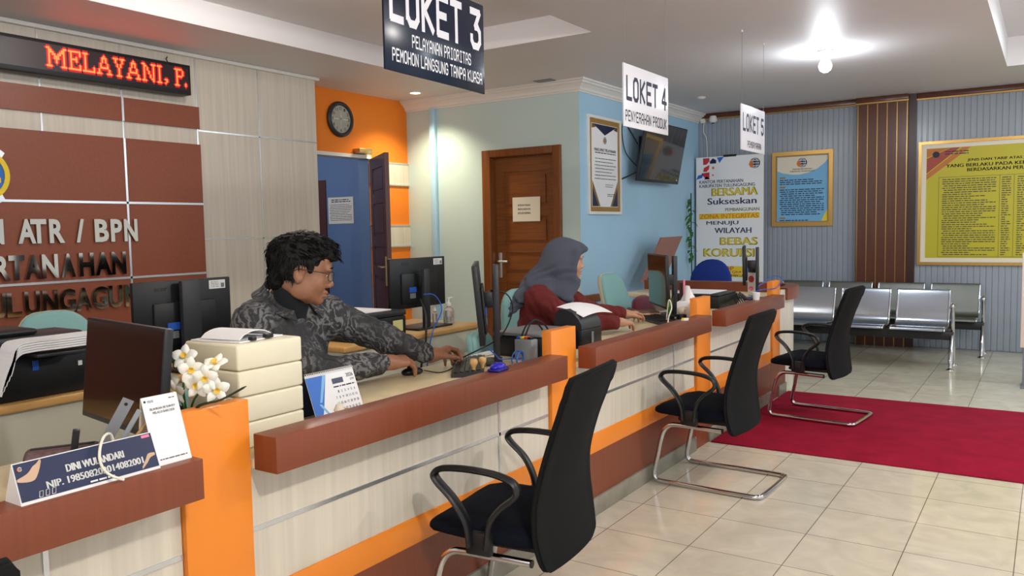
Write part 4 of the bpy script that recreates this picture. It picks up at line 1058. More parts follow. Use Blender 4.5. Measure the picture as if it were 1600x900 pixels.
# ================================================================== KEYBOARDS, MOUSE, SMALL THINGS
def keyboard(label, x, y, rz, w_=0.43, d_=0.14, z0=0.785):
    t = thing('keyboard', label, 'keyboard', (x, y, z0), rz, 'black computer keyboards')
    MB().prism([(-d_/2,0.0),(d_/2,0.0),(d_/2,0.028),(-d_/2,0.013)], lambda u, v, d: (d, u, v), -w_/2, w_/2).build('case', M_blackmid, t)
    m = MB()
    for r in range(5):
        n = 15
        for k in range(n):
            x0 = -w_/2+0.012+k*(w_-0.024)/n; y0 = -d_/2+0.012+r*0.0235; zz = 0.0135+(y0+d_/2)/d_*0.015
            m.box(x0, x0+(w_-0.024)/n-0.003, y0, y0+0.019, zz-0.002, zz+0.006)
    m.build('keys', M_black, t, smooth=False)
    return t
keyboard('black keyboard under the left hand of the man', -2.145, 2.875, math.radians(-55))
keyboard('black keyboard beside the hand of the woman', -2.12, 4.90, math.radians(-45), 0.36)
keyboard('black keyboard on the last counter', -2.18, 6.415, math.radians(-85), 0.30)
keyboard('black keyboard lying on the desk behind the back-row monitor', -3.74, 4.045, math.radians(-90), 0.32, z0=0.75)
t = thing('computer_mouse', 'black computer mouse under the right hand of the man', 'mouse', (-2.277, 2.645, 0.785), math.radians(-20))
MB().ball((0,0,0.012), 1, 16, (0.030,0.052,0.020)).build('shell', M_black, t)
cable('black mouse cable running across the cream desk', [(-2.27,2.715,0.793),(-2.20,2.72,0.788),(-2.19,2.77,0.788),(-2.22,2.86,0.789),(-2.26,2.91,0.789)], 0.0022, M_black)
def stamp(label, x, y, rz):
    t = thing('rubber_stamp', label, 'stamp', (x, y, 0.785), rz, 'wooden stamps')
    MB().lathe([(0,0.012),(0.012,0.012),(0.010,0.02),(0.007,0.03),(0.009,0.04),(0.0165,0.052),(0.018,0.062),(0.014,0.073),(0,0.077)], n=18).build('handle', M_stampwood, t)
    MB().lathe([(0,0),(0.016,0),(0.016,0.012),(0,0.012)], n=18).build('rubber', M_black, t)
stamp('wooden stamp in front of the keyboard, the left one of the pair', -2.015, 2.735, 0)
stamp('wooden stamp in front of the keyboard, the right one of the pair', -2.01, 2.79, 0)
t = thing('desk_gadget', 'glossy blue rounded desk gadget on the brown ledge', 'gadget', (-1.765, 2.553, 0.857), math.radians(5))
MB().ball((0,0,0.016), 1, 20, (0.026,0.044,0.018)).build('shell', M_bluegloss, t)
MB().box(-0.026, 0.026, -0.044, 0.044, 0.0, 0.012, 0.006).build('base', mat('deep_blue_plastic', (22,18,120), 0.3), t)
def coil(label, c, r, mt, turns=3, rr=0.003, ax=(1,0)):
    pts = []
    for k in range(turns*16+1):
        a = 2*PI*k/16; q = 1+0.08*math.sin(a*0.37)
        pts.append((c[0]+0.014*math.sin(a*0.5)+ax[1]*r*q*math.cos(a), c[1]+ax[0]*r*q*math.cos(a), c[2]+r*q*math.sin(a)))
    pts += [(c[0]-0.06, c[1]-0.06, c[2]+0.005), (c[0]-0.13, c[1]-0.05, c[2]+0.05)]
    o = MB().tube(pts, rr, 6).build('cable_coil', mt, angle=80); o.data.transform(Matrix.Translation((-c[0],-c[1],-c[2]))); o.location = c
    return tag(o, label, 'cable')
coil('coiled bright blue cable on the desk behind the brown ledge', (-1.955, 2.99, 0.824), 0.036, M_bluecable)
cable('black cable drooping from the stand of the edge-on monitor', [(-2.15,3.06,1.12),(-2.10,3.12,1.10),(-2.09,3.15,1.02),(-2.13,3.10,0.90),(-2.22,2.98,0.83),(-2.28,2.95,0.80),(-2.24,2.90,0.815)], 0.0035, M_black)
t = thing('power_socket', 'white power socket on the front of the back desk', 'socket', (-3.3455, 4.47, 0.51))
MB().box(-0.004, 0.045, -0.035, 0.035, -0.05, 0.05, 0.008).build('plate', M_whiteplastic, t); MB().cyl((0.045,0,0.01),(0.05,0,0.01), 0.016, n=16).build('inlet', M_grey, t)
# gel bottles
t = thing('gel_bottle', 'clear hand gel bottle with white pump on the back desk', 'bottle', (-3.50, 4.47, 0.75))
MB().lathe([(0,0),(0.036,0),(0.038,0.01),(0.038,0.085),(0.03,0.105),(0.015,0.115),(0.015,0.125),(0,0.125)], n=24).build('bottle', M_clear, t)
MB().lathe([(0,0.003),(0.034,0.003),(0.034,0.05),(0,0.05)], n=24).build('gel', M_clear, t)
pm = MB().lathe([(0,0.125),(0.017,0.125),(0.017,0.145),(0.006,0.148),(0.006,0.172),(0.012,0.174),(0.012,0.183),(0,0.184)], n=18).build('pump', M_whiteplastic, t)
MB().tube([(0,0,0.178),(0.0,0.035,0.180),(0.0,0.045,0.172)], 0.006, 8).build('spout', M_whiteplastic, pm)
t = thing('spray_bottle', 'small clear spray bottle beside the hand gel bottle', 'bottle', (-3.60, 4.44, 0.75))
MB().lathe([(0,0),(0.02,0),(0.021,0.005),(0.021,0.07),(0.01,0.085),(0,0.085)], n=18).build('bottle', M_clear, t); MB().lathe([(0,0.085),(0.010,0.085),(0.010,0.10),(0.006,0.102),(0.006,0.118),(0,0.118)], n=14).build('cap', M_whiteplastic, t)

# ================================================================== BOXES AND CALENDAR
for k, lb in enumerate(('lowest cream cardboard box of the stack on the counter', 'third cream box from the top of the stack', 'second cream box from the top of the stack', 'topmost cream box of the stack, papers lying on it')):
    t = thing('cardboard_box', lb, 'box', (-2.02, 1.58, 0.7855+0.0755*k), math.radians((0.6,-0.5,0.3,0)[k]), 'cream cardboard boxes')
    MB().box(-0.112, 0.112, -0.111, 0.111, 0.0, 0.052, 0.004).build('tray', M_box, t)
    MB().box(-0.120, 0.120, -0.119, 0.119, 0.0012, 0.0748, 0.007, seg=3).build('lid', M_box, t)
t = thing('folded_papers', 'folded white papers held by clips on the box stack', 'paper', (-2.03, 1.57, 1.088), math.radians(8))
MB().box(-0.10, 0.09, -0.09, 0.09, 0, 0.004).build('sheet', M_paper, t)
MB().grid(lambda a, b: (-0.07+0.15*b, -0.08+0.14*a, 0.006+0.022*math.sin(PI*min(1,a*1.05))**0.6), 8, 4, 0.003).build('sheet', M_paper, t)
MB().box(0.082, 0.10, 0.01, 0.04, 0.002, 0.016, 0.003).build('binder_clip', M_black, t); MB().box(0.082, 0.10, -0.05, -0.03, 0.002, 0.014, 0.003).build('binder_clip', M_black, t)
t = thing('desk_calendar', 'blue and white standing desk calendar open at a month', 'calendar', (-1.955, 1.91, 0.7855))
hw_, hh_, ln_ = 0.108, 0.15, 0.055
def fcal(u, v, d):
    return Vector((0.0-ln_*v/hh_+d*0.94, u, v+d*0.34))
m = MB(); m.prism([(-hw_,0),(hw_,0),(hw_,hh_),(-hw_,hh_)], fcal, -0.002, 0); m.build('page', M_paper, t)
MB().prism([(-hw_,0),(hw_,0),(hw_,hh_),(-hw_,hh_)], lambda u, v, d: Vector((-2*ln_+ln_*v/hh_-d, u, v)), 0, 0.002).build('stand', M_navy, t)
fq = lambda u, v, d: fcal(u, v, 0.0006+d)
def calq(mt, nm, polys, d=0.0):
    m = MB(); [m.quad(*[fq(u, v, d) for u, v in p]) for p in polys]; m.build(nm, mt, t, smooth=False)
calq(M_blueprint, 'blue_field', [[(-hw_,0.0),(-0.085,0.0),(-0.06,0.05),(-0.02,hh_-0.008),(-hw_,hh_-0.008)]])
calq(M_lightblue, 'light_stripe', [[(-0.035,hh_-0.008),(-0.075,0.06),(-0.065,0.06),(-0.02,hh_-0.008)],[(-0.08,0.055),(-0.04,0.0),(-0.03,0.0),(-0.07,0.055)]], 0.0003)
calq(M_navy, 'title_tab', [[(0.0,0.108),(0.05,0.108),(0.05,0.125),(0.0,0.125)]], 0.0003)
m = MB(); put_text(m, '2026', fq, 0.068, 0.10, 0.122, 0.134, bold=0.02); put_text(m, 'JUNI', fq, 0.082, 0.10, 0.108, 0.117)
dn_ = 0
for r in range(5):
    for c in range(7):
        n_ = r*7+c
        if 1 <= n_ <= 30:
            u = 0.0+c*0.0148; put_text(m, str(n_), fq, u, u+(0.004 if n_ < 10 else 0.0075), 0.078-r*0.0185, 0.086-r*0.0185, bold=0.02)
text_bars(m, fq, 0.0, 0.10, 0.10, 1, 0.01, 0.004, 9, 0.0)
m.build('dates', M_ink, t, smooth=False)
m = MB()
for k in range(28):
    y = -hw_+0.006+k*0.0076
    m.tube([(-ln_+0.006*math.cos(a), y, hh_+0.006*math.sin(a)) for a in [2*PI*j/10 for j in range(11)]], 0.0009, 5)
m.build('wire_binding', M_whiteplastic, t)
t = thing('figurine', 'small white and brown ornament in front of the calendar', 'ornament', (-1.885, 1.83, 0.7855))
MB().lathe([(0,0),(0.02,0),(0.022,0.02),(0.012,0.035),(0.018,0.05),(0.01,0.068),(0,0.07)], n=14).build('body', M_papercream, t); MB().ball((0.0,0.03,0.03), 0.02, 12).build('side_lump', M_stampwood, t)

# ================================================================== NEAREST COUNTER: NAME PLATE, STAND, PENS, FLOWERS
t = thing('name_plate', 'long navy tent name plate on the nearest brown ledge', 'name plate', (-1.762, 0.947, 0.857), math.radians(0))
nw, nh, nl = 0.155, 0.082, 0.034
fnp = lambda u, v, d: Vector((0.034-nl*v/nh+d*0.92, u, v+d*0.38))
MB().prism([(nl,0.0),(0,nh),(-nl,0.0)], lambda u, v, d: (u, d, v), -nw, nw).build('card', M_whiteplastic, t, smooth=False)
m = MB(); m.quad(*[fnp(u, v, 0.0008) for u, v in ((-nw+0.002,0.006),(nw-0.002,0.006),(nw-0.002,nh-0.002),(-nw+0.002,nh-0.002))]); m.build('navy_face', M_navy, t, smooth=False)
m = MB(); put_text(m, 'DINI WULANDARI', lambda u, v, d: fnp(u, v, 0.0014), -0.052, 0.077, 0.042, 0.057, bold=0.045)
put_text(m, 'NIP. 198508202014082001', lambda u, v, d: fnp(u, v, 0.0014), -0.098, 0.118, 0.020, 0.034, bold=0.045)
text_bars(m, lambda u, v, d: fnp(u, v, 0.0014), -0.01, 0.045, 0.0125, 1, 0.01, 0.0035, 3, 0.0)
for k in range(3):
    u = -0.118+k*0.013; pts_ = [(u,0.008),(u+0.007,0.008),(u+0.010,0.019),(u+0.003,0.019),(u,0.008)]
    m.tube([fnp(a, b, 0.0014) for a, b in pts_], 0.0006, 4)
m.build('lettering', M_whiteplastic, t, smooth=False)
m = MB()
def swoosh(c0, c1, w0):
    P = smoothpath([(a, b, 0) for a, b in c0], 6)
    for i in range(len(P)-1):
        w1 = w0*(1-abs(2*i/len(P)-1))*0.9+0.002; w2 = w0*(1-abs(2*(i+1)/len(P)-1))*0.9+0.002
        m.quad(fnp(P[i].x, max(0.007, P[i].y-w1), 0.0011), fnp(P[i+1].x, max(0.007, P[i+1].y-w2), 0.0011), fnp(P[i+1].x, min(nh-0.003, P[i+1].y+w2), 0.0011), fnp(P[i].x, min(nh-0.003, P[i].y+w1), 0.0011))
swoosh([(-0.152,0.048),(-0.128,0.05),(-0.110,0.062),(-0.098,0.078)], None, 0.012); swoosh([(0.112,0.010),(0.125,0.022),(0.135,0.032),(0.150,0.034)], None, 0.005)
m.build('beige_swoosh', mat('beige_print', (196,164,136), 0.5), t, smooth=False)
m = MB(); m.quad(*[fnp(u, v, 0.0013) for u, v in ((0.128,0.072),(0.148,0.072),(0.148,0.078),(0.128,0.078))]); m.build('pink_tab', M_pink, t, smooth=False)
emblem(lambda u, v, d: fnp(u, v, 0.0015+d), t, -0.142, 0.069, 0.005, 0.0)
cable('cut white cable hooked over the navy name plate', [(-1.79,1.03,0.90),(-1.785,1.02,0.945),(-1.765,0.995,0.955),(-1.745,0.972,0.942),(-1.732,0.96,0.915),(-1.722,0.963,0.89),(-1.712,0.975,0.874),(-1.700,0.995,0.862)], 0.0032, M_whitecable)
t = thing('survey_stand', 'white survey card stand on the nearest ledge beside the name plate', 'stand', (-1.742, 1.148, 0.857), math.radians(0))
sw, sh, sl = 0.047, 0.158, 0.052
fst = lambda u, v, d: Vector((0.0-sl*v/sh+d*0.95, u, v+d*0.3))
m = MB(); m.prism([(-sw,0),(sw,0),(sw,sh),(-sw,sh)], fst, -0.002, 0); m.build('front_card', M_paper, t)
MB().prism([(-sw,0),(sw,0),(sw,sh),(-sw,sh)], lambda u, v, d: Vector((-sl-(sl*0.5)*(1-v/sh)-d, u, v)), 0, 0.002).build('back_card', M_papercream, t)
m = MB(); fq = lambda u, v, d: fst(u, v, 0.0007)
put_text(m, 'SILAHKAN ISI SURVEY', fq, -0.032, 0.036, 0.126, 0.1315, bold=0.02); put_text(m, 'MELALUI BARCODE', fq, -0.026, 0.032, 0.117, 0.1225, bold=0.02)
text_bars(m, fq, -0.035, 0.038, 0.014, 1, 0.01, 0.0022, 4, 0.0); disc(m, fq, -0.04, 0.148, 0.003, 10); text_bars(m, fq, -0.034, -0.018, 0.149, 2, 0.003, 0.0014, 5); text_bars(m, fq, 0.022, 0.040, 0.149, 1, 0.003, 0.002, 6)
m.build('lettering', M_ink, t, smooth=False)
t = thing('pen_holder', 'clear pen holder behind the navy name plate', 'holder', (-1.915, 0.99, 0.785))
m = MB(); m.box(-0.05,0.05,-0.05,0.05,0,0.004).box(-0.05,0.05,-0.05,-0.047,0.004,0.09).box(-0.05,0.05,0.047,0.05,0.004,0.09).box(-0.05,-0.047,-0.047,0.047,0.004,0.09).box(0.047,0.05,-0.047,0.047,0.004,0.09); m.build('cup', M_clear, t, smooth=False)
def stick(name, label, cat, a, b, w_, th, mt, hole=False, holec=M_black):
    a, b = Vector(a), Vector(b); L_ = (b-a).length
    o = MB().box(-w_/2, w_/2, -th/2, th/2, 0, L_, min(th*0.4, 0.003)).build(name, mt)
    if hole:
        MB().cyl((0,-th/2-0.0006,L_-0.013),(0,th/2+0.0006,L_-0.013), 0.004, n=12).build('hole', holec, o)
    o.location = a; o.rotation_mode = 'QUATERNION'
    z = (b-a).normalized(); vd = Vector((-0.86, 0.5, 0)); x = vd.cross(z).normalized(); y = z.cross(x)
    o.rotation_quaternion = Matrix((x, y, z)).transposed().to_quaternion()
    tag(o, label, cat)
    return o
stick('steel_ruler', 'leaning steel ruler in the pen holder', 'ruler', (-1.888,0.985,0.795), (-1.800,1.075,1.018), 0.026, 0.0015, M_grey, True)
stick('plastic_ruler', 'pale plastic strip leaning beside the steel ruler', 'ruler', (-1.88,1.02,0.795), (-1.79,1.095,0.99), 0.012, 0.006, M_frost)
stick('marker_pen', 'black marker pen standing behind the name plate', 'pen', (-1.868,0.955,0.79), (-1.835,0.968,0.965), 0.015, 0.015, M_black)
stick('pencil', 'brown pencil leaning behind the survey stand', 'pencil', (-1.885,1.03,0.795), (-1.785,1.12,0.97), 0.008, 0.008, M_stampwood)
t = thing('pouch', 'dark mottled pouch lying behind the name plate', 'pouch', (-2.02, 1.03, 0.785), math.radians(60))
MB().box(-0.085, 0.085, -0.04, 0.04, 0, 0.10, 0.016, seg=3).build('body', mat('mottled_mauve', (92,70,72), 0.7, noise=0.5, nscale=60), t); MB().box(-0.07, 0.07, -0.003, 0.003, 0.10, 0.104).build('zip', M_blackmid, t)
t = thing('sticky_notes', 'pink note pad behind the left part of the name plate', 'note pad', (-1.882, 0.915, 0.785), math.radians(80))
MB().box(-0.05, 0.05, -0.012, 0.012, 0, 0.118, 0.004).build('pad', M_pink, t); MB().box(-0.05, 0.05, 0.0125, 0.014, 0.02, 0.11).build('cover', M_redprint, t)

def orchid(parent, c, d, s_):
    """five petals and a yellow lip"""
    d = Vector(d).normalized(); up = Vector((0,0,1)); x = up.cross(d).normalized(); y = d.cross(x)
    m = MB()
    for k in range(5):
        a = PI/2+2*PI*k/5; dir_ = x*math.cos(a)+y*math.sin(a); sd = d.cross(dir_)
        ln = s_*(1.0 if k in (0,2,3) else 0.95); wd = s_*(0.62 if k in (0,2,3) else 0.85)
        def f(q, r, dir_=dir_, sd=sd, ln=ln, wd=wd):
            w2 = wd*0.5*math.sin(PI*min(0.985, 0.06+0.9*q))**0.75
            return Vector(c)+dir_*ln*q+sd*w2*(2*r-1)+d*(0.28*ln*math.sin(q*2.2)-0.12*ln*(2*r-1)**2)
        m.grid(f, 6, 4, 0.0012)
    fl = m.build('bloom', M_petal, parent, angle=80)
    m = MB(); m.lathe([(0.0,0.0),(s_*0.11,s_*0.05),(s_*0.17,s_*0.22),(s_*0.24,s_*0.36),(s_*0.20,s_*0.36),(s_*0.13,s_*0.22),(0,s_*0.1)], n=12)
    R_ = Matrix((x, y, d)).transposed().to_4x4(); 
    o = m.build('lip', M_petalyellow, fl, angle=80); o.data.transform(Matrix.Translation(Vector(c)+d*0.02*s_) @ R_)
    return fl
t = thing('flower_pot', 'pot of white and yellow artificial orchids beside the box stack', 'flowers', (-1.945, 1.335, 0.785))
MB().lathe([(0,0),(0.038,0),(0.05,0.07),(0.055,0.075),(0.046,0.078),(0.04,0.06),(0,0.06)], n=20).build('pot', M_whiteplastic, t)
O_ = Vector((-1.945, 1.335, 0.785))
bl = [(-1.945,1.365,1.028),(-1.905,1.27,1.010),(-1.878,1.30,1.072),(-1.838,1.29,1.042),(-1.882,1.27,0.985),(-1.800,1.28,1.008),(-1.764,1.31,1.060),(-1.762,1.28,1.030),(-1.752,1.30,0.998)]
rnd = random.Random(9)
fdir = [(-0.2,-0.8,-0.1),(0.35,-0.9,0.0),(0.5,-0.6,0.5),(0.8,-0.6,0.1),(0.3,-0.9,-0.3),(0.5,-0.9,0.0),(0.2,-0.5,0.9),(0.5,-0.8,-0.1),(0.9,-0.5,-0.2)]
for c, dd in zip(bl, fdir): orchid(t, Vector(c)-O_+Vector((-0.028,0,0.006)), dd, 0.036)
for a in ((-0.05,-0.03,0.24),(0.05,-0.04,0.25),(0.16,-0.03,0.25)):
    MB().tube(smoothpath([(0,0,0.06),(a[0]*0.2,a[1]*0.5,0.16),(a[0]*0.7,a[1],0.22),a],4), 0.003, 6).build('stem', M_green, t)
for d_, ln, wd in (((0.3,-0.5,1.2),0.17,0.03),((-0.2,-0.6,1.0),0.14,0.03),((0.6,-0.3,0.9),0.16,0.026)):
    m = MB(); leaf(m, (0,0,0.06), d_, ln, wd, 0.25); m.build('leaf', M_darkgreen, t)
MB().tube(smoothpath([(0.02,-0.01,0.07),(0.10,-0.05,0.165),(0.19,-0.04,0.195),(0.285,-0.035,0.238)],5), [0.004]*8+[0.003]*7+[0.001], 6).build('thin_leaf', M_darkgreen, t)
for c in ((-1.945,1.30,1.055),(-1.955,1.30,1.07)): MB().ball(Vector(c)-O_, 0.009, 10, (1,1,1.4)).build('bud', M_green, t)

# ================================================================== WOMAN'S COUNTER AND LAST COUNTER
t = thing('folded_cloth', 'folded brown cloth bag beside the keyboard of the woman', 'bag', (-2.28, 5.07, 0.787), math.radians(45))
for k in range(3):
    z = 0.010*k
    MB().grid(lambda a, b, z=z, k=k: (-0.08+0.19*a-0.01*k, -0.02+0.12*b, 0.016+z+0.012*math.sin(a*7+k)*math.sin(b*3)+0.01*k*(1-a)), 14, 8, 0.013).build('fold', M_mauve if k != 1 else M_stampwood, t, angle=80)
t = thing('tissue_box', 'white tissue box with a tissue pulled out, by the orange divider', 'tissue box', (-1.985, 5.09, 0.785), math.radians(12))
MB().box(-0.06, 0.06, -0.10, 0.10, 0, 0.125, 0.006).build('box', M_paper, t)
m = MB(); rnd = random.Random(2)
m.grid(lambda a, b: ((b-0.5)*0.11*(1-0.8*a)+0.012*math.sin(9*b+2*a), 0.045*math.cos(b*5)*(1-0.6*a)-0.03, 0.12+0.105*a**0.8), 8, 14)
m.build('tissue', M_paper, t)
m = MB(); disc(m, lambda u, v, d: (0.0608+d, u, v), 0.03, 0.045, 0.026, 20, rin=0.019); m.build('blue_ring', M_blueprint, t, smooth=False)
m = MB(); text_bars(m, lambda u, v, d: (0.0606+d, u, v), -0.08, 0.08, 0.098, 2, 0.014, 0.006, 5); m.build('print', M_grey, t, smooth=False)
t = thing('green_leaf_plant', 'small green leaf plant beside the monitor of the woman', 'plant', (-2.02, 4.86, 0.785))
MB().lathe([(0,0),(0.025,0),(0.03,0.045),(0.022,0.047),(0,0.04)], n=16).build('pot', M_black, t)
for d_, ln, wd in (((0.15,0.1,1),0.15,0.03),((-0.2,0.25,1),0.12,0.026),((0.25,-0.3,1),0.09,0.024)):
    m = MB(); leaf(m, (0,0,0.04), d_, ln, wd, 0.1); m.build('leaf', M_green, t)
t = thing('desk_ornament', 'small cream round ornament beside the green leaf plant', 'ornament', (-1.965, 4.92, 0.785))
MB().lathe([(0,0),(0.03,0),(0.034,0.03),(0.03,0.05),(0,0.052)], n=16).build('base', M_black, t); MB().ball((0,0,0.075), 0.027, 14).build('ball', M_papercream, t); MB().ball((0.02,-0.005,0.078), 0.009, 8).build('nose', M_stampwood, t)
cable('white charging cable by the monitor of the woman', [(-2.02,4.80,0.80),(-1.975,4.735,0.94),(-1.95,4.72,0.90),(-1.945,4.66,0.845),(-1.93,4.59,0.795),(-1.96,4.52,0.788)], 0.004, M_whitecable)
t = thing('note_card', 'small white card on the brown ledge near the tissue box', 'card', (-1.765, 4.47, 0.857), math.radians(20))
MB().box(-0.02, 0.02, -0.05, 0.06, 0, 0.003).build('card', M_paper, t); MB().box(-0.02, -0.005, -0.05, 0.06, 0.003, 0.0045).build('strip', M_gyellow, t)
t = thing('binder', 'red and pink folder standing behind the monitor of the woman', 'folder', (-2.17, 5.42, 0.785), math.radians(-47))
MB().box(-0.03, 0.03, 0.0, 0.02, 0, 0.22, 0.003).build('cover', M_maroon, t); MB().box(0.031, 0.045, 0.0, 0.015, 0, 0.24, 0.002).build('sheet', M_pink, t)
t = thing('painted_mug', 'white mug with a painted face on the last brown ledge', 'mug', (-1.772, 5.86, 0.857))
MB().lathe([(0,0),(0.022,0),(0.028,0.055),(0.025,0.055),(0.02,0.006),(0,0.006)], n=20).build('cup', M_whiteplastic, t); MB().tube(smoothpath([(0,0.026,0.045),(0,0.042,0.04),(0,0.04,0.018),(0,0.023,0.015)],5), 0.004, 8).build('handle', M_whiteplastic, t)
t = thing('snack_packets', 'red and white packets standing behind the last monitor', 'packet', (-2.145, 7.0, 0.787), math.radians(-30))
MB().box(-0.05, 0.05, -0.02, 0.02, 0, 0.20, 0.012).build('packet', M_whiteplastic, t); MB().ball((0,-0.021,0.145), 1, 12, (0.035,0.006,0.03)).build('red_spot', M_redprint, t); MB().ball((0,-0.021,0.065), 1, 12, (0.03,0.006,0.02)).build('pink_spot', M_pink, t)
MB().box(-0.045, 0.045, -0.018, 0.018, 0.20, 0.245, 0.012).build('top', M_black, t)
cable('blue cable looped over the farthest orange divider', [(-1.95,6.36,0.80),(-1.90,6.33,0.90),(-1.88,6.27,0.925),(-1.86,6.36,0.95),(-1.845,6.47,0.985),(-1.84,6.58,0.99),(-1.80,6.63,0.965),(-1.795,6.58,0.935),(-1.80,6.45,0.90),(-1.90,6.30,0.885),(-1.95,6.25,0.80)], 0.0035, M_bluecable)
t = thing('wire_bundle', 'tangle of black wires on the last counter', 'cable', (-1.93, 6.16, 0.786))
for k in range(5):
    MB().tube(smoothpath([(-0.05+0.02*k,-0.08,0.004),(-0.09,0.0+0.02*k,0.05+0.01*k),(0.0,0.07,0.035),(0.06+0.01*k,-0.02,0.006),(0.09,0.12,0.004)],5), 0.004, 6).build('wire', M_black, t)

# ================================================================== OFFICE CHAIRS
def office_chair(label, loc, rz, fab, shell, bw=0.42, bh=0.52, seat_z=0.47, top=1.05, lean=0.10, group='office chairs behind the counters', arch=0.45):
    """forward = local +Y, backrest at -Y"""
    t = thing('office_chair', label, 'chair', loc, rz, group)
    zb = top-bh
    def shape(a, off):
        pts = []
        for k in range(28):
            q = 2*PI*k/28; c, s_ = math.cos(q), math.sin(q)
            x = bw/2*math.copysign(abs(c)**arch, c); z = bh/2*math.copysign(abs(s_)**(arch+0.15), s_)
            x *= 1-0.10*(z/bh+0.5); pts.append((x*a, -0.24-lean*((z*a)/bh+0.5)-0.05*(1-(2*x/bw)**2)*0.6+off, zb+bh/2+z*a))
        return pts
    MB().rings([shape(0.9,0.045), shape(0.985,0.035), shape(1.0,0.018)]).build('backrest', fab, t, angle=60)
    MB().rings([shape(1.0,0.016), shape(1.01,0.008), shape(0.96,-0.02), shape(0.85,-0.03)]).build('back_shell', shell, t, angle=60)
    r = []
    for z, sc in ((seat_z-0.045,0.93),(seat_z-0.03,1.0),(seat_z-0.005,1.0),(seat_z+0.01,0.9)):
        r.append([(0.235*sc*math.copysign(abs(math.cos(2*PI*k/28))**0.5, math.cos(2*PI*k/28)), 0.0+0.225*sc*math.copysign(abs(math.sin(2*PI*k/28))**0.5, math.sin(2*PI*k/28)), z) for k in range(28)])
    MB().rings(r).build('seat', fab, t, angle=60)
    MB().tube(smoothpath([(0,-0.10,seat_z-0.055),(0,-0.27,seat_z-0.05),(0,-0.315,seat_z+0.03),(0,-0.31,zb+0.15)],5), 0.02, 10, flat=1.6, up=(1,0,0)).build('back_stem', M_black, t)
    MB().cyl((0,0,0.09),(0,0,seat_z-0.046), 0.028, n=16).build('gas_column', M_black, t)
    st = MB().lathe([(0,0.06),(0.045,0.06),(0.045,0.11),(0,0.115)], n=16).build('star_base', M_black, t)
    for k in range(5):
        a = 2*PI*k/5+0.3; c, s_ = math.cos(a), math.sin(a)
        MB().tube([(0.03*c,0.03*s_,0.09),(0.27*c,0.27*s_,0.062)], [0.022,0.014], 8).build('spoke', M_black, st)
        MB().cyl((0.275*c-0.015*s_,0.275*s_+0.015*c,0.026),(0.275*c+0.015*s_,0.275*s_-0.015*c,0.026), 0.026, n=14).build('caster', M_black, st)
    return t
office_chair('low office chair under the woman in the headscarf', (-2.67, 4.11, 0), math.radians(-70), M_teal, M_teal, bw=0.40, bh=0.22, top=0.77, seat_z=0.452, lean=0.03)
office_chair('teal office chair standing behind the woman in the headscarf', (-2.80, 4.72, 0), math.radians(-110), M_teal, M_teal, bw=0.50, bh=0.55, top=0.985, seat_z=0.46, lean=0.06)
office_chair('empty teal office chair with cream shell at the last counter', (-2.60, 5.90, 0), math.radians(-91), M_teal, M_tealedge, bw=0.42, bh=0.56, top=1.03, lean=0.14)
office_chair('teal office chair behind the desk under the mirror letters', (-4.27, 2.33, 0), math.radians(-90), M_teal, M_tealedge, bw=0.46, bh=0.46, top=0.995, arch=0.6)
office_chair('low office chair the man sits on, hidden by boxes', (-2.65, 2.08, 0), math.radians(-80), M_teal, M_tealedge, bw=0.40, bh=0.22, top=0.77, seat_z=0.458, lean=0.04)
office_chair('blue round-backed chair beyond the curved counter end', (-2.97, 8.0, 0), math.radians(180), M_bluefab, M_bluefab, bw=0.47, bh=0.46, top=1.045, arch=0.85, lean=0.03)
t = thing('cushion', 'maroon cushion on the empty teal chair', 'cushion', (-2.66, 5.90, 0.672), math.radians(-91))
MB().rings([[(0.17*k1*math.copysign(abs(math.cos(2*PI*k/24))**0.6,math.cos(2*PI*k/24)), dy-0.03*(zz/0.2), zz+0.0) for k, zz in ((k, 0.19*k1*math.copysign(abs(math.sin(2*PI*k/24))**0.6, math.sin(2*PI*k/24))) for k in range(24))] for k1, dy in ((0.6,-0.045),(0.92,-0.03),(1.0,0.0),(0.92,0.03),(0.6,0.045))]).build('cover', M_maroon, t, angle=80)
t = thing('slanted_board', 'reddish brown slanted board leaning by the blue wall', 'board', (-3.50, 8.2, 0.0))
m = MB(); m.prism([(-0.53,0.83),(-0.01,1.281),(0.57,1.285),(0.05,0.83)], lambda u, v, d: (d, u, v), -0.012, 0.012); m.build('board', M_board, t, smooth=False)
for y in (-0.38, 0.02): MB().box(-0.012, 0.012, y-0.02, y+0.02, 0.0, 0.87).build('leg', M_wood, t)
MB().box(-0.10, 0.10, -0.42, 0.06, 0.0, 0.03).build('base', M_wood, t)
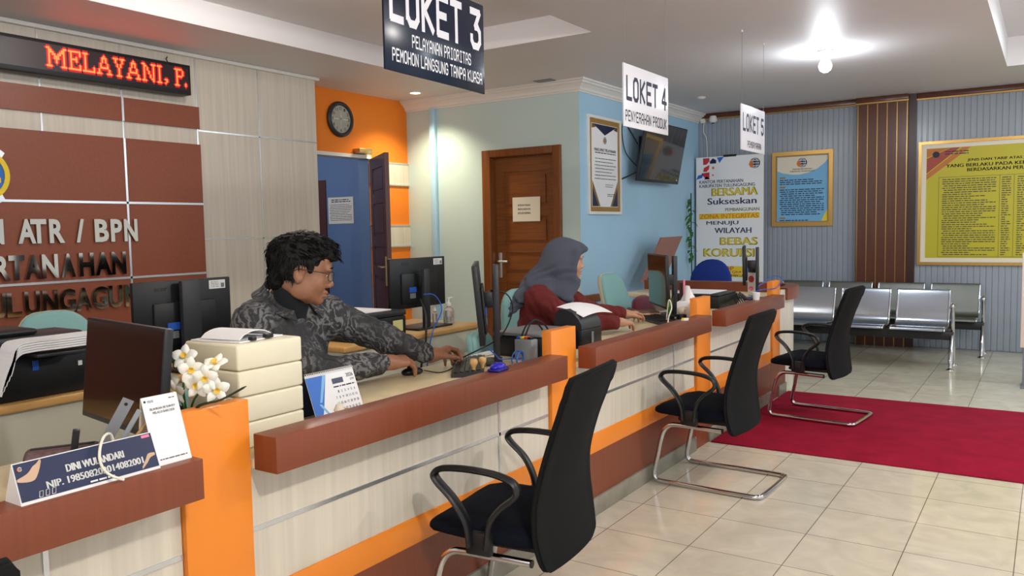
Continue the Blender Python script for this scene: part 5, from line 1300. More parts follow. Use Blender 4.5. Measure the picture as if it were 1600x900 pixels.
# ================================================================== PEOPLE
class SDF:
    """distance field on a regular grid, meshed as one continuous skin"""
    def __init__(s, lo, hi, h):
        s.lo = np.array(lo, np.float32); s.h = h
        s.n = np.ceil((np.array(hi)-np.array(lo))/h).astype(int)+1
        s.D = np.full(s.n, 0.2, np.float32)
    def _win(s, a, b, m):
        i0 = np.clip(np.floor((np.minimum(a, b)-m-s.lo)/s.h).astype(int), 0, s.n-1)
        i1 = np.clip(np.ceil((np.maximum(a, b)+m-s.lo)/s.h).astype(int)+1, 1, s.n)
        if np.any(i1 <= i0): return None
        ax = [s.lo[k]+s.h*np.arange(i0[k], i1[k], dtype=np.float32) for k in range(3)]
        return tuple(slice(i0[k], i1[k]) for k in range(3)), np.meshgrid(*ax, indexing='ij', sparse=True)
    def _put(s, sl, d, k, mode):
        A = s.D[sl]
        if mode == 'sub':
            if k > 0:
                h = np.maximum(k-np.abs(A+d), 0)/k; s.D[sl] = np.maximum(A, -d)+h*h*k*0.25
            else: s.D[sl] = np.maximum(A, -d)
        else:
            if k > 0:
                h = np.maximum(k-np.abs(A-d), 0)/k; s.D[sl] = np.minimum(A, d)-h*h*k*0.25
            else: s.D[sl] = np.minimum(A, d)
    def cap(s, a, b, r0, r1=None, k=0.02, mode='add'):
        r1 = r0 if r1 is None else r1
        a = np.array(a, np.float32); b = np.array(b, np.float32)
        w_ = s._win(a, b, max(r0, r1)+k+2.5*s.h)
        if w_ is None: return s
        sl, (X, Y, Z) = w_; v = b-a; L2 = float(v@v)+1e-12
        t = np.clip(((X-a[0])*v[0]+(Y-a[1])*v[1]+(Z-a[2])*v[2])/L2, 0, 1)
        d = np.sqrt((X-a[0]-t*v[0])**2+(Y-a[1]-t*v[1])**2+(Z-a[2]-t*v[2])**2)-(r0+(r1-r0)*t)
        s._put(sl, d, k, mode); return s
    def ell(s, c, r, F=None, k=0.02, mode='add'):
        """F: 3x3 rows = local axes in world"""
        c = np.array(c, np.float32); r = np.array(r, np.float32); R = np.eye(3, dtype=np.float32) if F is None else np.array(F, np.float32)
        m = float(r.max()); w_ = s._win(c, c, m+k+2.5*s.h)
        if w_ is None: return s
        sl, (X, Y, Z) = w_; X, Y, Z = X-c[0], Y-c[1], Z-c[2]
        q = [(R[i,0]*X+R[i,1]*Y+R[i,2]*Z) for i in range(3)]
        k0 = np.sqrt(sum((q[i]/r[i])**2 for i in range(3))); k1 = np.sqrt(sum((q[i]/r[i]**2)**2 for i in range(3)))+1e-9
        d = np.where(k0 < 1e-3, -float(r.min()), k0*(k0-1)/k1)
        s._put(sl, d, k, mode); return s
    def wave(s, fn, lo, hi):
        w_ = s._win(np.array(lo), np.array(hi), 0); sl, (X, Y, Z) = w_
        s.D[sl] += fn(X, Y, Z).astype(np.float32); return s
    def cut(s, p, n):
        """removes everything on the +n side of the plane through p"""
        p = np.array(p); n = np.array(n)/np.linalg.norm(n)
        ax = [s.lo[k]+s.h*np.arange(s.n[k], dtype=np.float32) for k in range(3)]
        X, Y, Z = np.meshgrid(*ax, indexing='ij', sparse=True)
        s.D = np.maximum(s.D, ((X-p[0])*n[0]+(Y-p[1])*n[1]+(Z-p[2])*n[2]).astype(np.float32)); return s
    def mesh(s, name, material, parent=None, origin=(0,0,0), smooth=0):
        D = s.D; D[0] = D[-1] = 0.1; D[:,0] = D[:,-1] = 0.1; D[:,:,0] = D[:,:,-1] = 0.1
        B = D < 0; n = np.array(D.shape)-1
        cnt = np.zeros(n, np.int8)
        for a in (0,1):
            for b in (0,1):
                for c in (0,1): cnt += B[a:n[0]+a, b:n[1]+b, c:n[2]+c]
        cells = np.argwhere((cnt > 0) & (cnt < 8)); idx = np.full(n, -1, np.int32); idx[tuple(cells.T)] = np.arange(len(cells))
        P = np.zeros((len(cells), 3), np.float64); W = np.zeros(len(cells))
        cor = [(a,b,c) for a in (0,1) for b in (0,1) for c in (0,1)]
        val = {q: D[cells[:,0]+q[0], cells[:,1]+q[1], cells[:,2]+q[2]] for q in cor}
        for q in cor:
            for ax in range(3):
                if q[ax] == 0:
                    q2 = tuple(v+(i == ax) for i, v in enumerate(q)); d0, d1 = val[q], val[q2]
                    m = (d0 < 0) != (d1 < 0); t = np.where(m, d0/(d0-d1+1e-12*(d0 == d1)), 0)
                    e = np.array(q, float)[None, :].repeat(len(cells), 0); e[:, ax] += t
                    P += e*m[:, None]; W += m
        V = (cells+P/W[:, None])*s.h+s.lo-np.array(origin)
        quads = []
        for ax in range(3):
            o = [(1,0,0),(0,1,0),(0,0,1)][ax]; u, v = [(1,2),(2,0),(0,1)][ax]
            A = B[:B.shape[0]-o[0], :B.shape[1]-o[1], :B.shape[2]-o[2]]; Cc = B[o[0]:, o[1]:, o[2]:]
            e = np.argwhere(A != Cc); e = e[(e[:, u] > 0) & (e[:, v] > 0)]
            ins = A[tuple(e.T)]
            def g(du, dv):
                c = e.copy(); c[:, u] -= du; c[:, v] -= dv
                ok = np.all((c >= 0) & (c < n), axis=1); r = np.full(len(c), -1); r[ok] = idx[tuple(c[ok].T)]; return r
            f = np.stack([g(1,1), g(0,1), g(0,0), g(1,0)], 1); f[~ins] = f[~ins][:, ::-1]
            quads.append(f[np.all(f >= 0, axis=1)])
        Q = np.concatenate(quads)
        me = bpy.data.meshes.new(name); me.vertices.add(len(V)); me.vertices.foreach_set('co', V.astype(np.float32).ravel())
        me.loops.add(len(Q)*4); me.loops.foreach_set('vertex_index', Q.astype(np.int32).ravel())
        me.polygons.add(len(Q)); me.polygons.foreach_set('loop_start', np.arange(0, len(Q)*4, 4, dtype=np.int32))
        me.update(calc_edges=True); me.validate()
        me.polygons.foreach_set('use_smooth', [True]*len(me.polygons))
        me.materials.append(material)
        o = bpy.data.objects.new(name, me); COL.objects.link(o); o.location = origin if parent is None else (0,0,0)
        if parent is not None: o.parent = parent
        if smooth:
            md = o.modifiers.new('smooth', 'SMOOTH'); md.iterations = smooth; md.factor = 0.5
        return o

def frame(f, roll=0.0):
    """rows: right, forward, up of something facing f"""
    f = Vector(f).normalized(); r = f.cross(Vector((0,0,1))).normalized(); u = r.cross(f)
    if roll: q = Quaternion(f, roll); r = q @ r; u = q @ u
    return np.array([list(r), list(f), list(u)])
def head_sdf(s, C, F, sc=1.0, ears=True):
    C = np.array(C)
    L = lambda x, y, z: C+sc*(F[0]*x+F[1]*y+F[2]*z)
    E = lambda p, r, k=0.02, mode='add', FF=F: s.ell(L(*p), np.array(r)*sc, FF, k*sc, mode)
    E((0,-0.012,0.025), (0.074,0.096,0.088)); E((0,0.030,-0.030), (0.062,0.066,0.080), 0.03); E((0,0.040,-0.085), (0.046,0.046,0.034), 0.025)
    E((0,0.076,-0.104), (0.021,0.016,0.017), 0.02); E((0,0.080,0.045), (0.055,0.022,0.036), 0.03)
    for q in (-1, 1):
        E((q*0.038,0.060,-0.042), (0.026,0.026,0.028), 0.025); E((q*0.030,0.092,0.016), (0.025,0.011,0.009), 0.018)
        E((q*0.056,0.01,-0.075), (0.016,0.035,0.03), 0.03)
    for q in (-1, 1): E((q*0.032,0.098,-0.006), (0.017,0.012,0.011), 0.012, 'sub')
    for q in (-1, 1): E((q*0.031,0.0805,-0.008), (0.0145,0.0125,0.0125), 0.004); E((q*0.031,0.0815,0.0005), (0.0165,0.0150,0.0085), 0.003)
    s.cap(L(0,0.091,0.008), L(0,0.109,-0.036), 0.0085*sc, 0.0115*sc, 0.016*sc)
    E((0,0.108,-0.039), (0.0125,0.0115,0.0100), 0.008)
    for q in (-1, 1): E((q*0.0135,0.100,-0.044), (0.009,0.011,0.0085), 0.008)
    E((0,0.092,-0.070), (0.025,0.0145,0.0078), 0.007); E((0,0.090,-0.083), (0.022,0.0150,0.0085), 0.007)
    E((0,0.108,-0.0765), (0.022,0.008,0.0022), 0.003, 'sub')
    if ears:
        for q in (-1, 1):
            E((q*0.077,-0.006,-0.012), (0.010,0.021,0.032), 0.008); E((q*0.078,-0.004,-0.036), (0.009,0.012,0.013), 0.006)
            E((q*0.088,0.003,-0.010), (0.009,0.011,0.019), 0.003, 'sub'); E((q*0.082,0.010,-0.022), (0.006,0.006,0.008), 0.003, 'sub')
    return L
def hand_sdf(s, W, f, up, thumb, curls, sc=1.0, spread=0.0, thumb_dir=(0.8,0.75,-0.25), wrist_r=0.026):
    """W wrist, f forward, up back-of-hand; thumb = +1 / -1 along right"""
    f = np.array(Vector(f).normalized()); up = np.array(up, float); up = up-f*(up@f); up /= np.linalg.norm(up); r = np.cross(f, up)*thumb
    W = np.array(W); L = lambda x, y, z: W+sc*(r*x+f*y+up*z)
    kx = (0.028,0.0095,-0.0095,-0.027); ky = (0.088,0.093,0.087,0.077); kz = (0.002,0.005,0.003,-0.003)
    ln = ((0.043,0.026,0.021),(0.047,0.029,0.022),(0.043,0.027,0.021),(0.034,0.021,0.018))
    for i in range(4):
        s.cap(L(kx[i]*0.62,0.006,0.0), L(kx[i],ky[i],kz[i]), 0.0150*sc, 0.0108*sc, 0.014*sc)
        s.cap(L(kx[i]*0.7,0.02,-0.010), L(kx[i]*0.95,ky[i]*0.85,-0.009), 0.0115*sc, 0.0095*sc, 0.012*sc)
        p = np.array([kx[i], ky[i], kz[i]]); a = 0.0; side = (1.5-i)*spread
        rad = (0.0092,0.0084,0.0077,0.0066) if i < 3 else (0.0080,0.0073,0.0067,0.0058)
        for j in range(3):
            a += math.radians(curls[i][j]); q = p+ln[i][j]*np.array([math.sin(side), math.cos(a)*math.cos(side), -math.sin(a)])
            s.cap(L(*p), L(*q), rad[j]*sc, rad[j+1]*sc, 0.004*sc); p = q
    t0 = np.array([0.017,0.014,-0.006]); d = np.array(thumb_dir)/np.linalg.norm(thumb_dir)
    t1 = t0+0.040*d; d2 = d*0.75+np.array([-0.12,0.42,-0.12]); d2 /= np.linalg.norm(d2); t2 = t1+0.034*d2; d3 = d2+np.array([-0.2,0.2,-0.12]); d3 /= np.linalg.norm(d3); t3 = t2+0.026*d3
    s.cap(L(*t0), L(*t1), 0.0165*sc, 0.0115*sc, 0.014*sc); s.cap(L(*t1), L(*t2), 0.0108*sc, 0.0098*sc, 0.005*sc); s.cap(L(*t2), L(*t3), 0.0097*sc, 0.0075*sc, 0.004*sc)
    s.cap(L(0,-0.012,0), L(0,0.02,0), wrist_r*sc, 0.024*sc, 0.02*sc)
    return L
def skin(name, rgb):
    m = mat(name, rgb, 0.48, noise=0.05, nscale=60, bump=0.03)
    b = m.node_tree.nodes['Principled BSDF']; b.inputs['Subsurface Weight'].default_value = 0.08; b.inputs['Subsurface Radius'].default_value = (0.01,0.004,0.002)
    return m
M_skin_m = skin('warm_brown_skin', (150, 104, 78)); M_skin_w = skin('light_brown_skin', (182, 136, 110))
M_lip = mat('lip', (160, 88, 76), 0.45)
M_hair = mat('black_hair', (13, 12, 13), 0.6, spec=0.25, noise=0.5, nscale=1.0, stretch=(90, 90, 25), bump=0.5)
M_eye = mat('eye_white', (196, 186, 176), 0.25); M_iris = mat('dark_iris', (28, 18, 14), 0.2)
def batik():
    m = bpy.data.materials.new('grey_batik_cloth'); m.use_nodes = True; nt = m.node_tree; b = nt.nodes['Principled BSDF']
    tc = nt.nodes.new('ShaderNodeTexCoord'); v = nt.nodes.new('ShaderNodeTexVoronoi'); v.feature = 'F1'; v.inputs['Scale'].default_value = 9
    nz = nt.nodes.new('ShaderNodeTexNoise'); nz.inputs['Scale'].default_value = 6; nz.inputs['Detail'].default_value = 5
    mx = nt.nodes.new('ShaderNodeVectorMath'); mx.operation = 'MULTIPLY_ADD'; mx.inputs[1].default_value = (0.16,0.16,0.16)
    nt.links.new(tc.outputs['Object'], nz.inputs['Vector']); nt.links.new(nz.outputs['Color'], mx.inputs[0]); nt.links.new(tc.outputs['Object'], mx.inputs[2])
    nt.links.new(mx.outputs['Vector'], v.inputs['Vector'])
    w_ = nt.nodes.new('ShaderNodeTexWave'); w_.inputs['Scale'].default_value = 16; w_.inputs['Distortion'].default_value = 7; w_.inputs['Detail'].default_value = 3; w_.inputs['Detail Scale'].default_value = 2.5
    nt.links.new(mx.outputs['Vector'], w_.inputs['Vector'])
    ml = nt.nodes.new('ShaderNodeMath'); ml.operation = 'MULTIPLY'
    rp = nt.nodes.new('ShaderNodeMapRange'); rp.inputs['From Min'].default_value = 0.25; rp.inputs['From Max'].default_value = 0.75
    n2 = nt.nodes.new('ShaderNodeTexNoise'); n2.inputs['Scale'].default_value = 7; n2.inputs['Detail'].default_value = 2
    nt.links.new(tc.outputs['Object'], n2.inputs['Vector']); nt.links.new(n2.outputs['Fac'], rp.inputs['Value'])
    nt.links.new(w_.outputs['Fac'], ml.inputs[0]); nt.links.new(rp.outputs['Result'], ml.inputs[1])
    cr = nt.nodes.new('ShaderNodeValToRGB'); e = cr.color_ramp.elements
    e[0].position = 0.12; e[0].color = lin((40,40,43)); e[1].position = 0.62; e[1].color = lin((112,112,113)); x = cr.color_ramp.elements.new(0.3); x.color = lin((58,58,61))
    nt.links.new(ml.outputs[0], cr.inputs[0]); nt.links.new(cr.outputs['Color'], b.inputs['Base Color']); b.inputs['Roughness'].default_value = 0.75
    return m
M_batik = batik()
M_knit = mat('black_knit', (20, 24, 30), 0.9, bump=0.2, nscale=200)
M_trouser = mat('dark_trousers', (26, 27, 32), 0.85)
M_shoe = mat('black_shoe', (16, 15, 15), 0.35)
M_hijab = mat('grey_headscarf', (72, 77, 91), 0.85, noise=0.06, nscale=250, bump=0.08)
M_maroonshirt = mat('maroon_shirt', (98, 26, 24), 0.85, noise=0.08, nscale=120, bump=0.08)
M_lens = mat('eyeglass_lens', (240, 244, 246), 0.03)
M_lens.node_tree.nodes['Principled BSDF'].inputs['Alpha'].default_value = 0.07
def eyes(parent, L, sc, O):
    for q in (-1, 1):
        c = Vector(L(q*0.031,0.0838,-0.006))-Vector(O); e = MB().ball(c, 0.0115*sc, 16).build('eye', M_eye, parent)
        c2 = Vector(L(q*0.031,0.0905,-0.0085))-Vector(O); MB().ball(c2, 0.0058*sc, 12).build('iris', M_iris, e)
def lips(parent, L, O):
    m = MB()
    for pts, r in ((((-0.023,0.083,-0.0768),(-0.013,0.0945,-0.0715),(-0.004,0.1010,-0.0705),(0,0.1003,-0.0715),(0.004,0.1010,-0.0705),(0.013,0.0945,-0.0715),(0.023,0.083,-0.0768)), (0.002,0.0045,0.0055,0.0052,0.0055,0.0045,0.002)),
                   (((-0.020,0.083,-0.079),(-0.011,0.0925,-0.083),(0,0.0995,-0.084),(0.011,0.0925,-0.083),(0.020,0.083,-0.079)), (0.002,0.0050,0.0062,0.0050,0.002))):
        P = smoothpath([Vector(L(*p))-Vector(O) for p in pts], 4); n = len(P)-1
        R = [r[min(int(i*(len(r)-1)/n), len(r)-2)]*(1-(i*(len(r)-1)/n)%1)+r[min(int(i*(len(r)-1)/n)+1, len(r)-1)]*((i*(len(r)-1)/n)%1) if i < n else r[-1] for i in range(n+1)]
        m.tube(P, R, 8)
    return m.build('lips', M_lip, parent)
def lower_body(t, O, hipR, hipL, kneeR, kneeL, ankR, ankL, mt, lo, hi, fd=(1,0,0)):
    s = SDF(lo, hi, 0.012); fd = np.array(fd)
    mid = (np.array(hipR)+np.array(hipL))/2
    s.ell(mid+np.array((-0.02,0,0.02)), (0.15,0.18,0.10), None, 0.05)
    for h, k, a in ((hipR, kneeR, ankR), (hipL, kneeL, ankL)):
        s.cap(h, k, 0.085, 0.062, 0.05); s.cap(k, a, 0.062, 0.042, 0.04)
    s.mesh('trousers', mt, t, O)
    for a in (ankR, ankL):
        s2 = SDF(np.array(a)-0.2+np.array((0.05,0,0)), np.array(a)+0.25, 0.01)
        a = np.array(a); s2.cap((a[0]-0.03*fd[0], a[1], 0.042), a*np.array((1,1,0))+fd*0.14+np.array((0,0,0.036)), 0.04, 0.036, 0.03).cap((a[0],a[1],0.05),(a[0],a[1],a[2]+0.02),0.042,0.044,0.03)
        s2.D = np.maximum(s2.D, (0.002-(s2.lo[2]+s2.h*np.arange(s2.n[2])))[None,None,:].astype(np.float32))
        s2.mesh('shoe', M_shoe, t, O)

# ---------------------------------------------------------------- the man
O = (-2.56, 2.09, 0.0)
man = thing('person', 'man with glasses in grey patterned shirt working at a keyboard', 'person', O)
HC = np.array((-2.372, 2.135, 1.262)); HF = frame((0.70, 0.71, -0.20))
shR, shL = (-2.470,1.985,1.068), (-2.455,2.318,1.068)
elR, wrR = (-2.335,2.175,0.864), (-2.258,2.475,0.8635)
elL, wrL = (-2.352,2.565,0.945), (-2.268,2.765,0.851)
h = 0.003
s = SDF((-2.74,1.84,0.60), (-2.16,3.06,1.42), h)
L = head_sdf(s, HC, HF, 1.03)
nb = np.array((-2.478, 2.132, 1.095))
s.cap(L(0,-0.030,-0.05), nb, 0.056, 0.060, 0.03)
s.cap(shR, shL, 0.055, 0.055, 0.05); s.cap(nb, (-2.49,2.14,0.90), 0.08, 0.12, 0.06); s.cap((-2.49,2.14,0.90), (-2.58,2.09,0.64), 0.12, 0.12, 0.05)
for a, b, c in ((shR,elR,wrR),(shL,elL,wrL)):
    s.cap(a, b, 0.050, 0.038, 0.03); s.cap(b, c, 0.038, 0.026, 0.02)
hand_sdf(s, wrR, (0.04,1,-0.02), (0.15,0,1), -1, ((24,22,18),(26,26,20),(28,30,22),(32,32,22)), 1.12, 0.04)
hand_sdf(s, wrL, (0.02,1,0.14), (-0.25,0,1), 1, ((28,42,25),(34,38,25),(40,40,25),(44,40,25)), 1.08, 0.05, thumb_dir=(0.75,0.8,-0.5))
s.mesh('body', M_skin_m, man, O, smooth=2)
eyes(man, L, 1.03, O)
s = SDF(HC-0.17, HC+0.17, 0.0022)
F = HF; E = lambda p, r, k=0.015, mode='add': s.ell(L(*p), np.array(r)*1.03, F, k, mode)
E((0,-0.022,0.050), (0.085,0.112,0.078)); E((0,0.020,0.092), (0.074,0.094,0.045), 0.03); E((0,0.078,0.078), (0.060,0.040,0.028), 0.02); E((0.02,0.098,0.062), (0.042,0.026,0.016), 0.012)
E((0,-0.072,0.0), (0.072,0.046,0.085), 0.03); E((0,-0.078,-0.055), (0.052,0.026,0.035), 0.03)
for q in (-1, 1): E((q*0.070,0.032,0.020), (0.009,0.015,0.026), 0.01); E((q*0.074,-0.035,0.005), (0.013,0.035,0.05), 0.02)
def tuft(X, Y, Z):
    a = X*F[0][0]+Y*F[0][1]+Z*F[0][2]; b = X*F[1][0]+Y*F[1][1]+Z*F[1][2]; c = X*F[2][0]+Y*F[2][1]+Z*F[2][2]
    return 0.0022*np.sin(a*110+6*np.sin(b*30))*np.sin(c*40+b*30)+0.0010*np.sin(a*260+5*np.sin(c*50))
s.wave(tuft, HC-0.17, HC+0.17)
s.ell(L(0,0.095,-0.035), np.array((0.072,0.060,0.075))*1.03, F, 0.006, 'sub')
for q in (-1, 1): s.ell(L(q*0.085,-0.004,-0.014), np.array((0.02,0.022,0.034))*1.03, F, 0.004, 'sub')
hair = s.mesh('hair', M_hair, man, O)
rnd = random.Random(4); m = MB(); hv = [v.co.copy() for v in hair.data.vertices]; hn = [v.normal.copy() for v in hair.data.vertices]
FR, FF_, FU = (Vector(F[k]) for k in range(3)); HCl = Vector(HC)-Vector(O)
for q in range(900):
    i = rnd.randrange(len(hv)); p, nr = hv[i], hn[i]; d = p-HCl
    if nr.dot(FU) < -0.35: continue
    up_ = d.dot(FU)
    if d.dot(FF_) > 0.0 and up_ < 0.035: continue
    fl = FF_*(0.9 if up_ > 0.05 else 0.15)+FU*(-0.25 if up_ > 0.05 else -1.0)+FR*rnd.uniform(-0.35,0.35)
    if d.dot(FF_) < -0.06: fl = FU*-1.0-FF_*0.1+FR*rnd.uniform(-0.3,0.3)
    fl = (fl-nr*fl.dot(nr)*0.9).normalized(); ln = rnd.uniform(0.016,0.034); lift = rnd.uniform(0.10,0.38)
    m.tube([p-nr*0.003, p+fl*ln*0.5+nr*ln*lift*0.5, p+fl*ln+nr*ln*lift*0.55-FU*0.003], [0.0034,0.0028,0.0004], 5, flat=0.6)
m.build('loose_hair', M_hair, hair, angle=80)
m = MB()
for q in (-1, 1): m.tube([Vector(L(q*x, y, z))-Vector(O) for x, y, z in ((0.012,0.1060,0.020),(0.027,0.1065,0.025),(0.042,0.1015,0.023),(0.054,0.0885,0.016))], [0.0030,0.0040,0.0035,0.0016], 8, flat=0.6)
m.build('eyebrows', M_hair, man)
lips(man, L, O)
gl = None; m = MB()
def rim(q):
    return [Vector(L(q*(0.033+0.025*math.copysign(abs(math.cos(a))**0.55, math.cos(a))), 0.116-0.018*abs(0.033+0.025*math.cos(a)-0.01)/0.05, -0.008+0.0165*math.copysign(abs(math.sin(a))**0.5, math.sin(a))))-Vector(O) for a in [2*PI*k/28 for k in range(29)]]
for q in (-1, 1):
    m.tube(rim(q), 0.0014, 6); m.tube(smoothpath([Vector(L(q*x, y, z))-Vector(O) for x, y, z in ((0.059,0.100,0.002),(0.074,0.07,0.004),(0.086,0.02,0.004),(0.087,-0.008,0.004),(0.084,-0.03,-0.010))],5), 0.0016, 6)
m.tube(smoothpath([Vector(L(x, y, z))-Vector(O) for x, y, z in ((-0.009,0.114,-0.002),(0,0.118,0.001),(0.009,0.114,-0.002))],4), 0.0014, 6)
gl = m.build('glasses', M_black, man)
for q in (-1, 1): MB().quad(*rim(q)[:-1]).build('lens', M_lens, gl)
# shirt
s = SDF((-2.78,1.80,0.50), (-2.18,2.86,1.22), 0.004)
s.cap(shR, shL, 0.075, 0.075, 0.06); s.ell((-2.495,2.135,0.95), (0.128,0.20,0.15), None, 0.07); s.cap((-2.50,2.13,0.88), (-2.575,2.09,0.55), 0.145, 0.155, 0.06)
s.ell((-2.485,2.135,1.10), (0.085,0.125,0.055), None, 0.06)
for a, b, c in ((shR,elR,wrR),(shL,elL,wrL)):
    a, b, c = map(np.array, (a,b,c)); s.cap(a, b, 0.074, 0.060, 0.04); s.cap(b, b+(c-b)*0.80, 0.060, 0.046, 0.03); s.cap(b+(c-b)*0.78, b+(c-b)*0.86, 0.046, 0.043, 0.008)
s.wave(lambda X, Y, Z: 0.0045*np.sin(46*X+30*Z+3*np.sin(28*Y))*np.sin(38*Y+22*Z+2*np.sin(30*X))+0.0025*np.sin(95*Y+60*Z+4*np.sin(40*X)), (-2.78,1.80,0.50), (-2.18,2.86,1.16))
for a, b, c in ((shR,elR,wrR),(shL,elL,wrL)):
    b, c = np.array(b), np.array(c); s.cap(b+(c-b)*0.84, b+(c-b)*1.1, 0.034, 0.034, 0.0, 'sub')
s.cap(nb+np.array((0,0,0.0)), L(0,-0.02,-0.06), 0.068, 0.066, 0.01, 'sub')
sh_ = s.mesh('shirt', M_batik, man, O, smooth=1)
# collar, placket, undershirt
nk = Vector((-2.462, 2.135, 0))-Vector(O); nk.z = 0; m = MB()
def collar(a, b):
    q = math.radians(28+304*a); c_, s_ = math.cos(q), math.sin(q); fr_ = abs(2*a-1)**2.5
    rad = 0.079+0.014*b+0.034*b*b
    return nk+Vector((0.0+rad*c_+0.012*fr_*b, rad*s_*1.05, 1.180-0.040*c_-(0.040+0.034*fr_)*b))
m.grid(collar, 36, 6, 0.004); m.build('collar', M_batik, sh_, angle=70)
MB().tube([Vector(p)-Vector(O) for p in ((-2.375,2.145,1.03),(-2.352,2.145,0.96),(-2.355,2.14,0.88),(-2.39,2.125,0.78))], 0.010, 8, flat=0.35, up=(1,0,0)).build('placket', M_batik, sh_)
s = SDF(nb-0.16, nb+0.18, 0.004)
s.cap(nb+np.array((0.015,0,-0.05)), np.array(L(0,-0.026,-0.06)), 0.078, 0.064, 0.01); s.cut(L(0,-0.03,-0.088), np.array(HF[2])*0.9+np.array(HF[1])*0.42)
s.mesh('turtleneck', M_knit, man, O, smooth=2)
lower_body(man, O, (-2.62,2.00,0.565), (-2.62,2.18,0.565), (-2.20,1.97,0.56), (-2.20,2.22,0.56), (-2.17,1.97,0.10), (-2.17,2.22,0.10), M_trouser, (-2.85,1.75,0.02), (-2.02,2.42,0.78))
MB().tube([Vector((-2.262,2.425,0.832))-Vector(O)+Vector((0.021*math.cos(a)*0.5+0.0, 0.108, 0.004+0.011*math.sin(a))) for a in [2*PI*k/14 for k in range(15)]], 0.0012, 6).build('finger_ring', M_silver, man) if False else None

# ---------------------------------------------------------------- the woman
O = (-2.60, 4.12, 0.0)
wom = thing('person', 'woman in grey headscarf and maroon shirt typing at the counter', 'person', O)
HC = np.array((-2.402, 4.200, 1.212)); HF = frame((0.735, 0.67, -0.05))
shR, shL = (-2.480,4.01,0.998), (-2.50,4.30,1.0)
elR, wrR = (-2.255,4.045,0.855), (-2.065,4.225,0.8535)
elL, wrL = (-2.40,4.52,0.875), (-2.24,4.66,0.8535)
s = SDF((-2.78,3.84,0.55), (-1.98,4.92,1.36), 0.0032)
L = head_sdf(s, HC, HF, 0.94, ears=False)
nb = np.array((-2.465,4.15,1.03))
s.cap(L(0,-0.03,-0.05), nb, 0.048, 0.052, 0.03); s.cap(shR, shL, 0.045, 0.045, 0.05); s.cap(nb, (-2.52,4.15,0.86), 0.07, 0.11, 0.06); s.cap((-2.52,4.15,0.86), (-2.61,4.12,0.60), 0.11, 0.12, 0.05)
for a, b, c in ((shR,elR,wrR),(shL,elL,wrL)):
    s.cap(a, b, 0.042, 0.034, 0.03); s.cap(b, c, 0.034, 0.023, 0.02)
hand_sdf(s, wrR, (0.22,0.97,-0.04), (0.1,0,1), -1, ((20,28,22),(24,30,24),(28,32,26),(30,32,26)), 0.93, 0.04, wrist_r=0.023)
hand_sdf(s, wrL, (0.35,0.93,-0.02), (-0.1,0,1), 1, ((22,30,24),(26,32,24),(30,34,26),(32,34,26)), 0.93, 0.04, wrist_r=0.023)
s.mesh('body', M_skin_w, wom, O, smooth=2)
eyes(wom, L, 0.94, O)
m = MB()
for q in (-1, 1): m.tube([Vector(L(q*x, y, z))-Vector(O) for x, y, z in ((0.012,0.1060,0.020),(0.027,0.1065,0.025),(0.042,0.1015,0.023),(0.054,0.0885,0.016))], [0.0022,0.003,0.0026,0.0012], 8, flat=0.6)
m.build('eyebrows', M_hair, wom)
lips(wom, L, O)
# headscarf
s = SDF((-2.74,3.86,0.74), (-2.16,4.52,1.40), 0.0036)
F = HF; k_ = 0.94
E = lambda p, r, k=0.03, mode='add': s.ell(L(*p), np.array(r)*k_, F, k, mode)
E((0,-0.022,0.032), (0.100,0.120,0.112)); E((0,0.055,0.070), (0.062,0.060,0.042), 0.04); s.cap(L(-0.03,0.085,0.078), L(0.03,0.085,0.078), 0.020, 0.020, 0.035); E((0,0.082,0.074), (0.046,0.056,0.016), 0.03); s.cap(L(-0.022,0.122,0.070), L(0.022,0.122,0.070), 0.006, 0.006, 0.02)
E((0,-0.036,-0.055), (0.088,0.088,0.105), 0.04); E((0,0.022,-0.140), (0.066,0.060,0.036), 0.03)
for q in (-1, 1): s.cap(L(q*0.070,0.045,0.055), L(q*0.062,0.030,-0.110), 0.024, 0.022, 0.03)
s.cap(L(0,-0.065,-0.04), (-2.535,4.09,1.08), 0.090, 0.070, 0.06); s.cap((-2.535,4.09,1.08), (-2.585,3.99,1.0), 0.068, 0.038, 0.05); s.cap((-2.585,3.99,1.0), (-2.63,3.93,0.90), 0.036, 0.014, 0.03)
s.cap((-2.48,4.09,1.075), (-2.44,4.05,1.045), 0.055, 0.035, 0.04)
s.cap(L(0,0.01,-0.135), (-2.41,4.155,1.03), 0.068, 0.066, 0.05); s.cap((-2.41,4.155,1.03), (-2.365,4.15,0.962), 0.064, 0.034, 0.05)
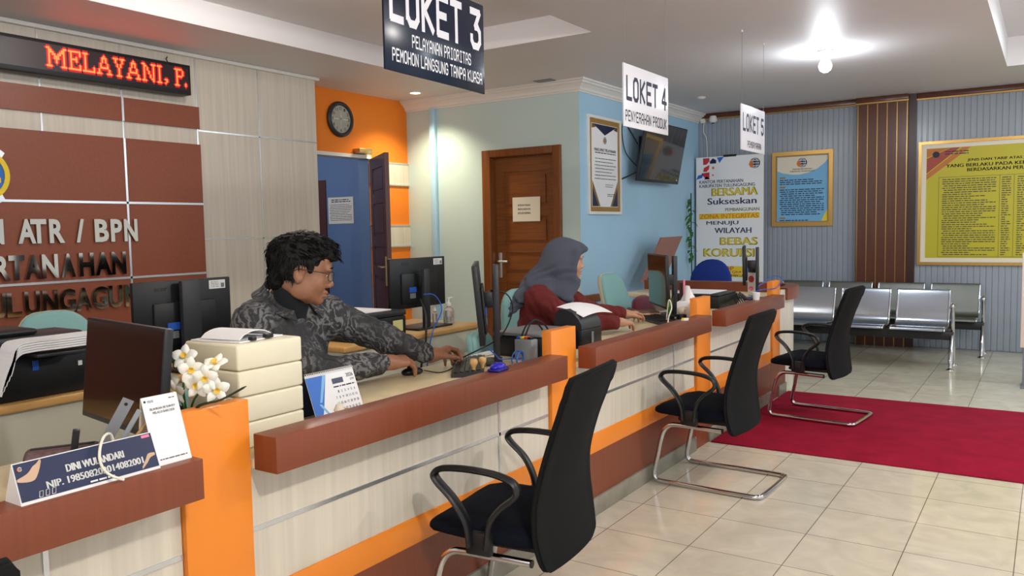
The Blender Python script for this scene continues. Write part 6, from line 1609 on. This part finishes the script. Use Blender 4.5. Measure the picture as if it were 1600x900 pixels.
def folds(X, Y, Z):
    a = (X+2.44)*0.75-(Y-4.15)*0.62
    return 0.0080*np.sin(62*(a*0.7+0.55*(Z-1.1))+5*np.sin(9*(Z-1.0)+12*a))*np.clip((1.20-Z)/0.16, 0, 1)+0.003*np.sin(120*(a-0.6*(Z-1.1))+3*np.sin(30*Z))*np.clip((1.24-Z)/0.14, 0, 1)
s.wave(folds, (-2.74,3.86,0.74), (-2.16,4.52,1.40))
s.ell(L(0,0.105,-0.032), np.array((0.060,0.085,0.086))*k_, F, 0.008, 'sub'); s.ell(L(0,0.12,-0.03), np.array((0.12,0.075,0.080))*k_, F, 0.006, 'sub')
s.ell(L(0,0.02,-0.02), np.array((0.060,0.075,0.085))*k_, F, 0.0, 'sub')
s.mesh('headscarf', M_hijab, wom, O, smooth=2)
# shirt
s = SDF((-2.84,3.80,0.50), (-2.02,4.84,1.12), 0.0042)
s.cap(shR, shL, 0.066, 0.066, 0.06); s.ell((-2.52,4.15,0.90), (0.125,0.185,0.14), None, 0.07); s.cap((-2.52,4.14,0.84), (-2.61,4.11,0.55), 0.14, 0.16, 0.06); s.ell((-2.49,4.15,1.02), (0.08,0.10,0.05), None, 0.05)
for a, b, c in ((shR,elR,wrR),(shL,elL,wrL)):
    a, b, c = map(np.array, (a,b,c)); s.cap(a, b, 0.072, 0.056, 0.04); s.cap(b, b+(c-b)*0.88, 0.054, 0.043, 0.03)
s.wave(lambda X, Y, Z: 0.0045*np.sin(44*X+32*Z+3*np.sin(26*Y))*np.sin(36*Y+24*Z+2*np.sin(28*X))+0.002*np.sin(90*Y+70*Z+4*np.sin(40*X)), (-2.84,3.80,0.50), (-2.02,4.84,1.08))
for a, b, c in ((shR,elR,wrR),(shL,elL,wrL)):
    b, c = np.array(b), np.array(c); s.cap(b+(c-b)*0.97, b+(c-b)*1.3, 0.027, 0.030, 0.0, 'sub')
s.mesh('shirt', M_maroonshirt, wom, O, smooth=2)
lower_body(wom, O, (-2.64,4.03,0.555), (-2.64,4.19,0.555), (-2.24,3.99,0.545), (-2.24,4.23,0.545), (-2.20,3.99,0.10), (-2.20,4.23,0.10), M_trouser, (-2.88,3.76,0.02), (-2.05,4.44,0.78))
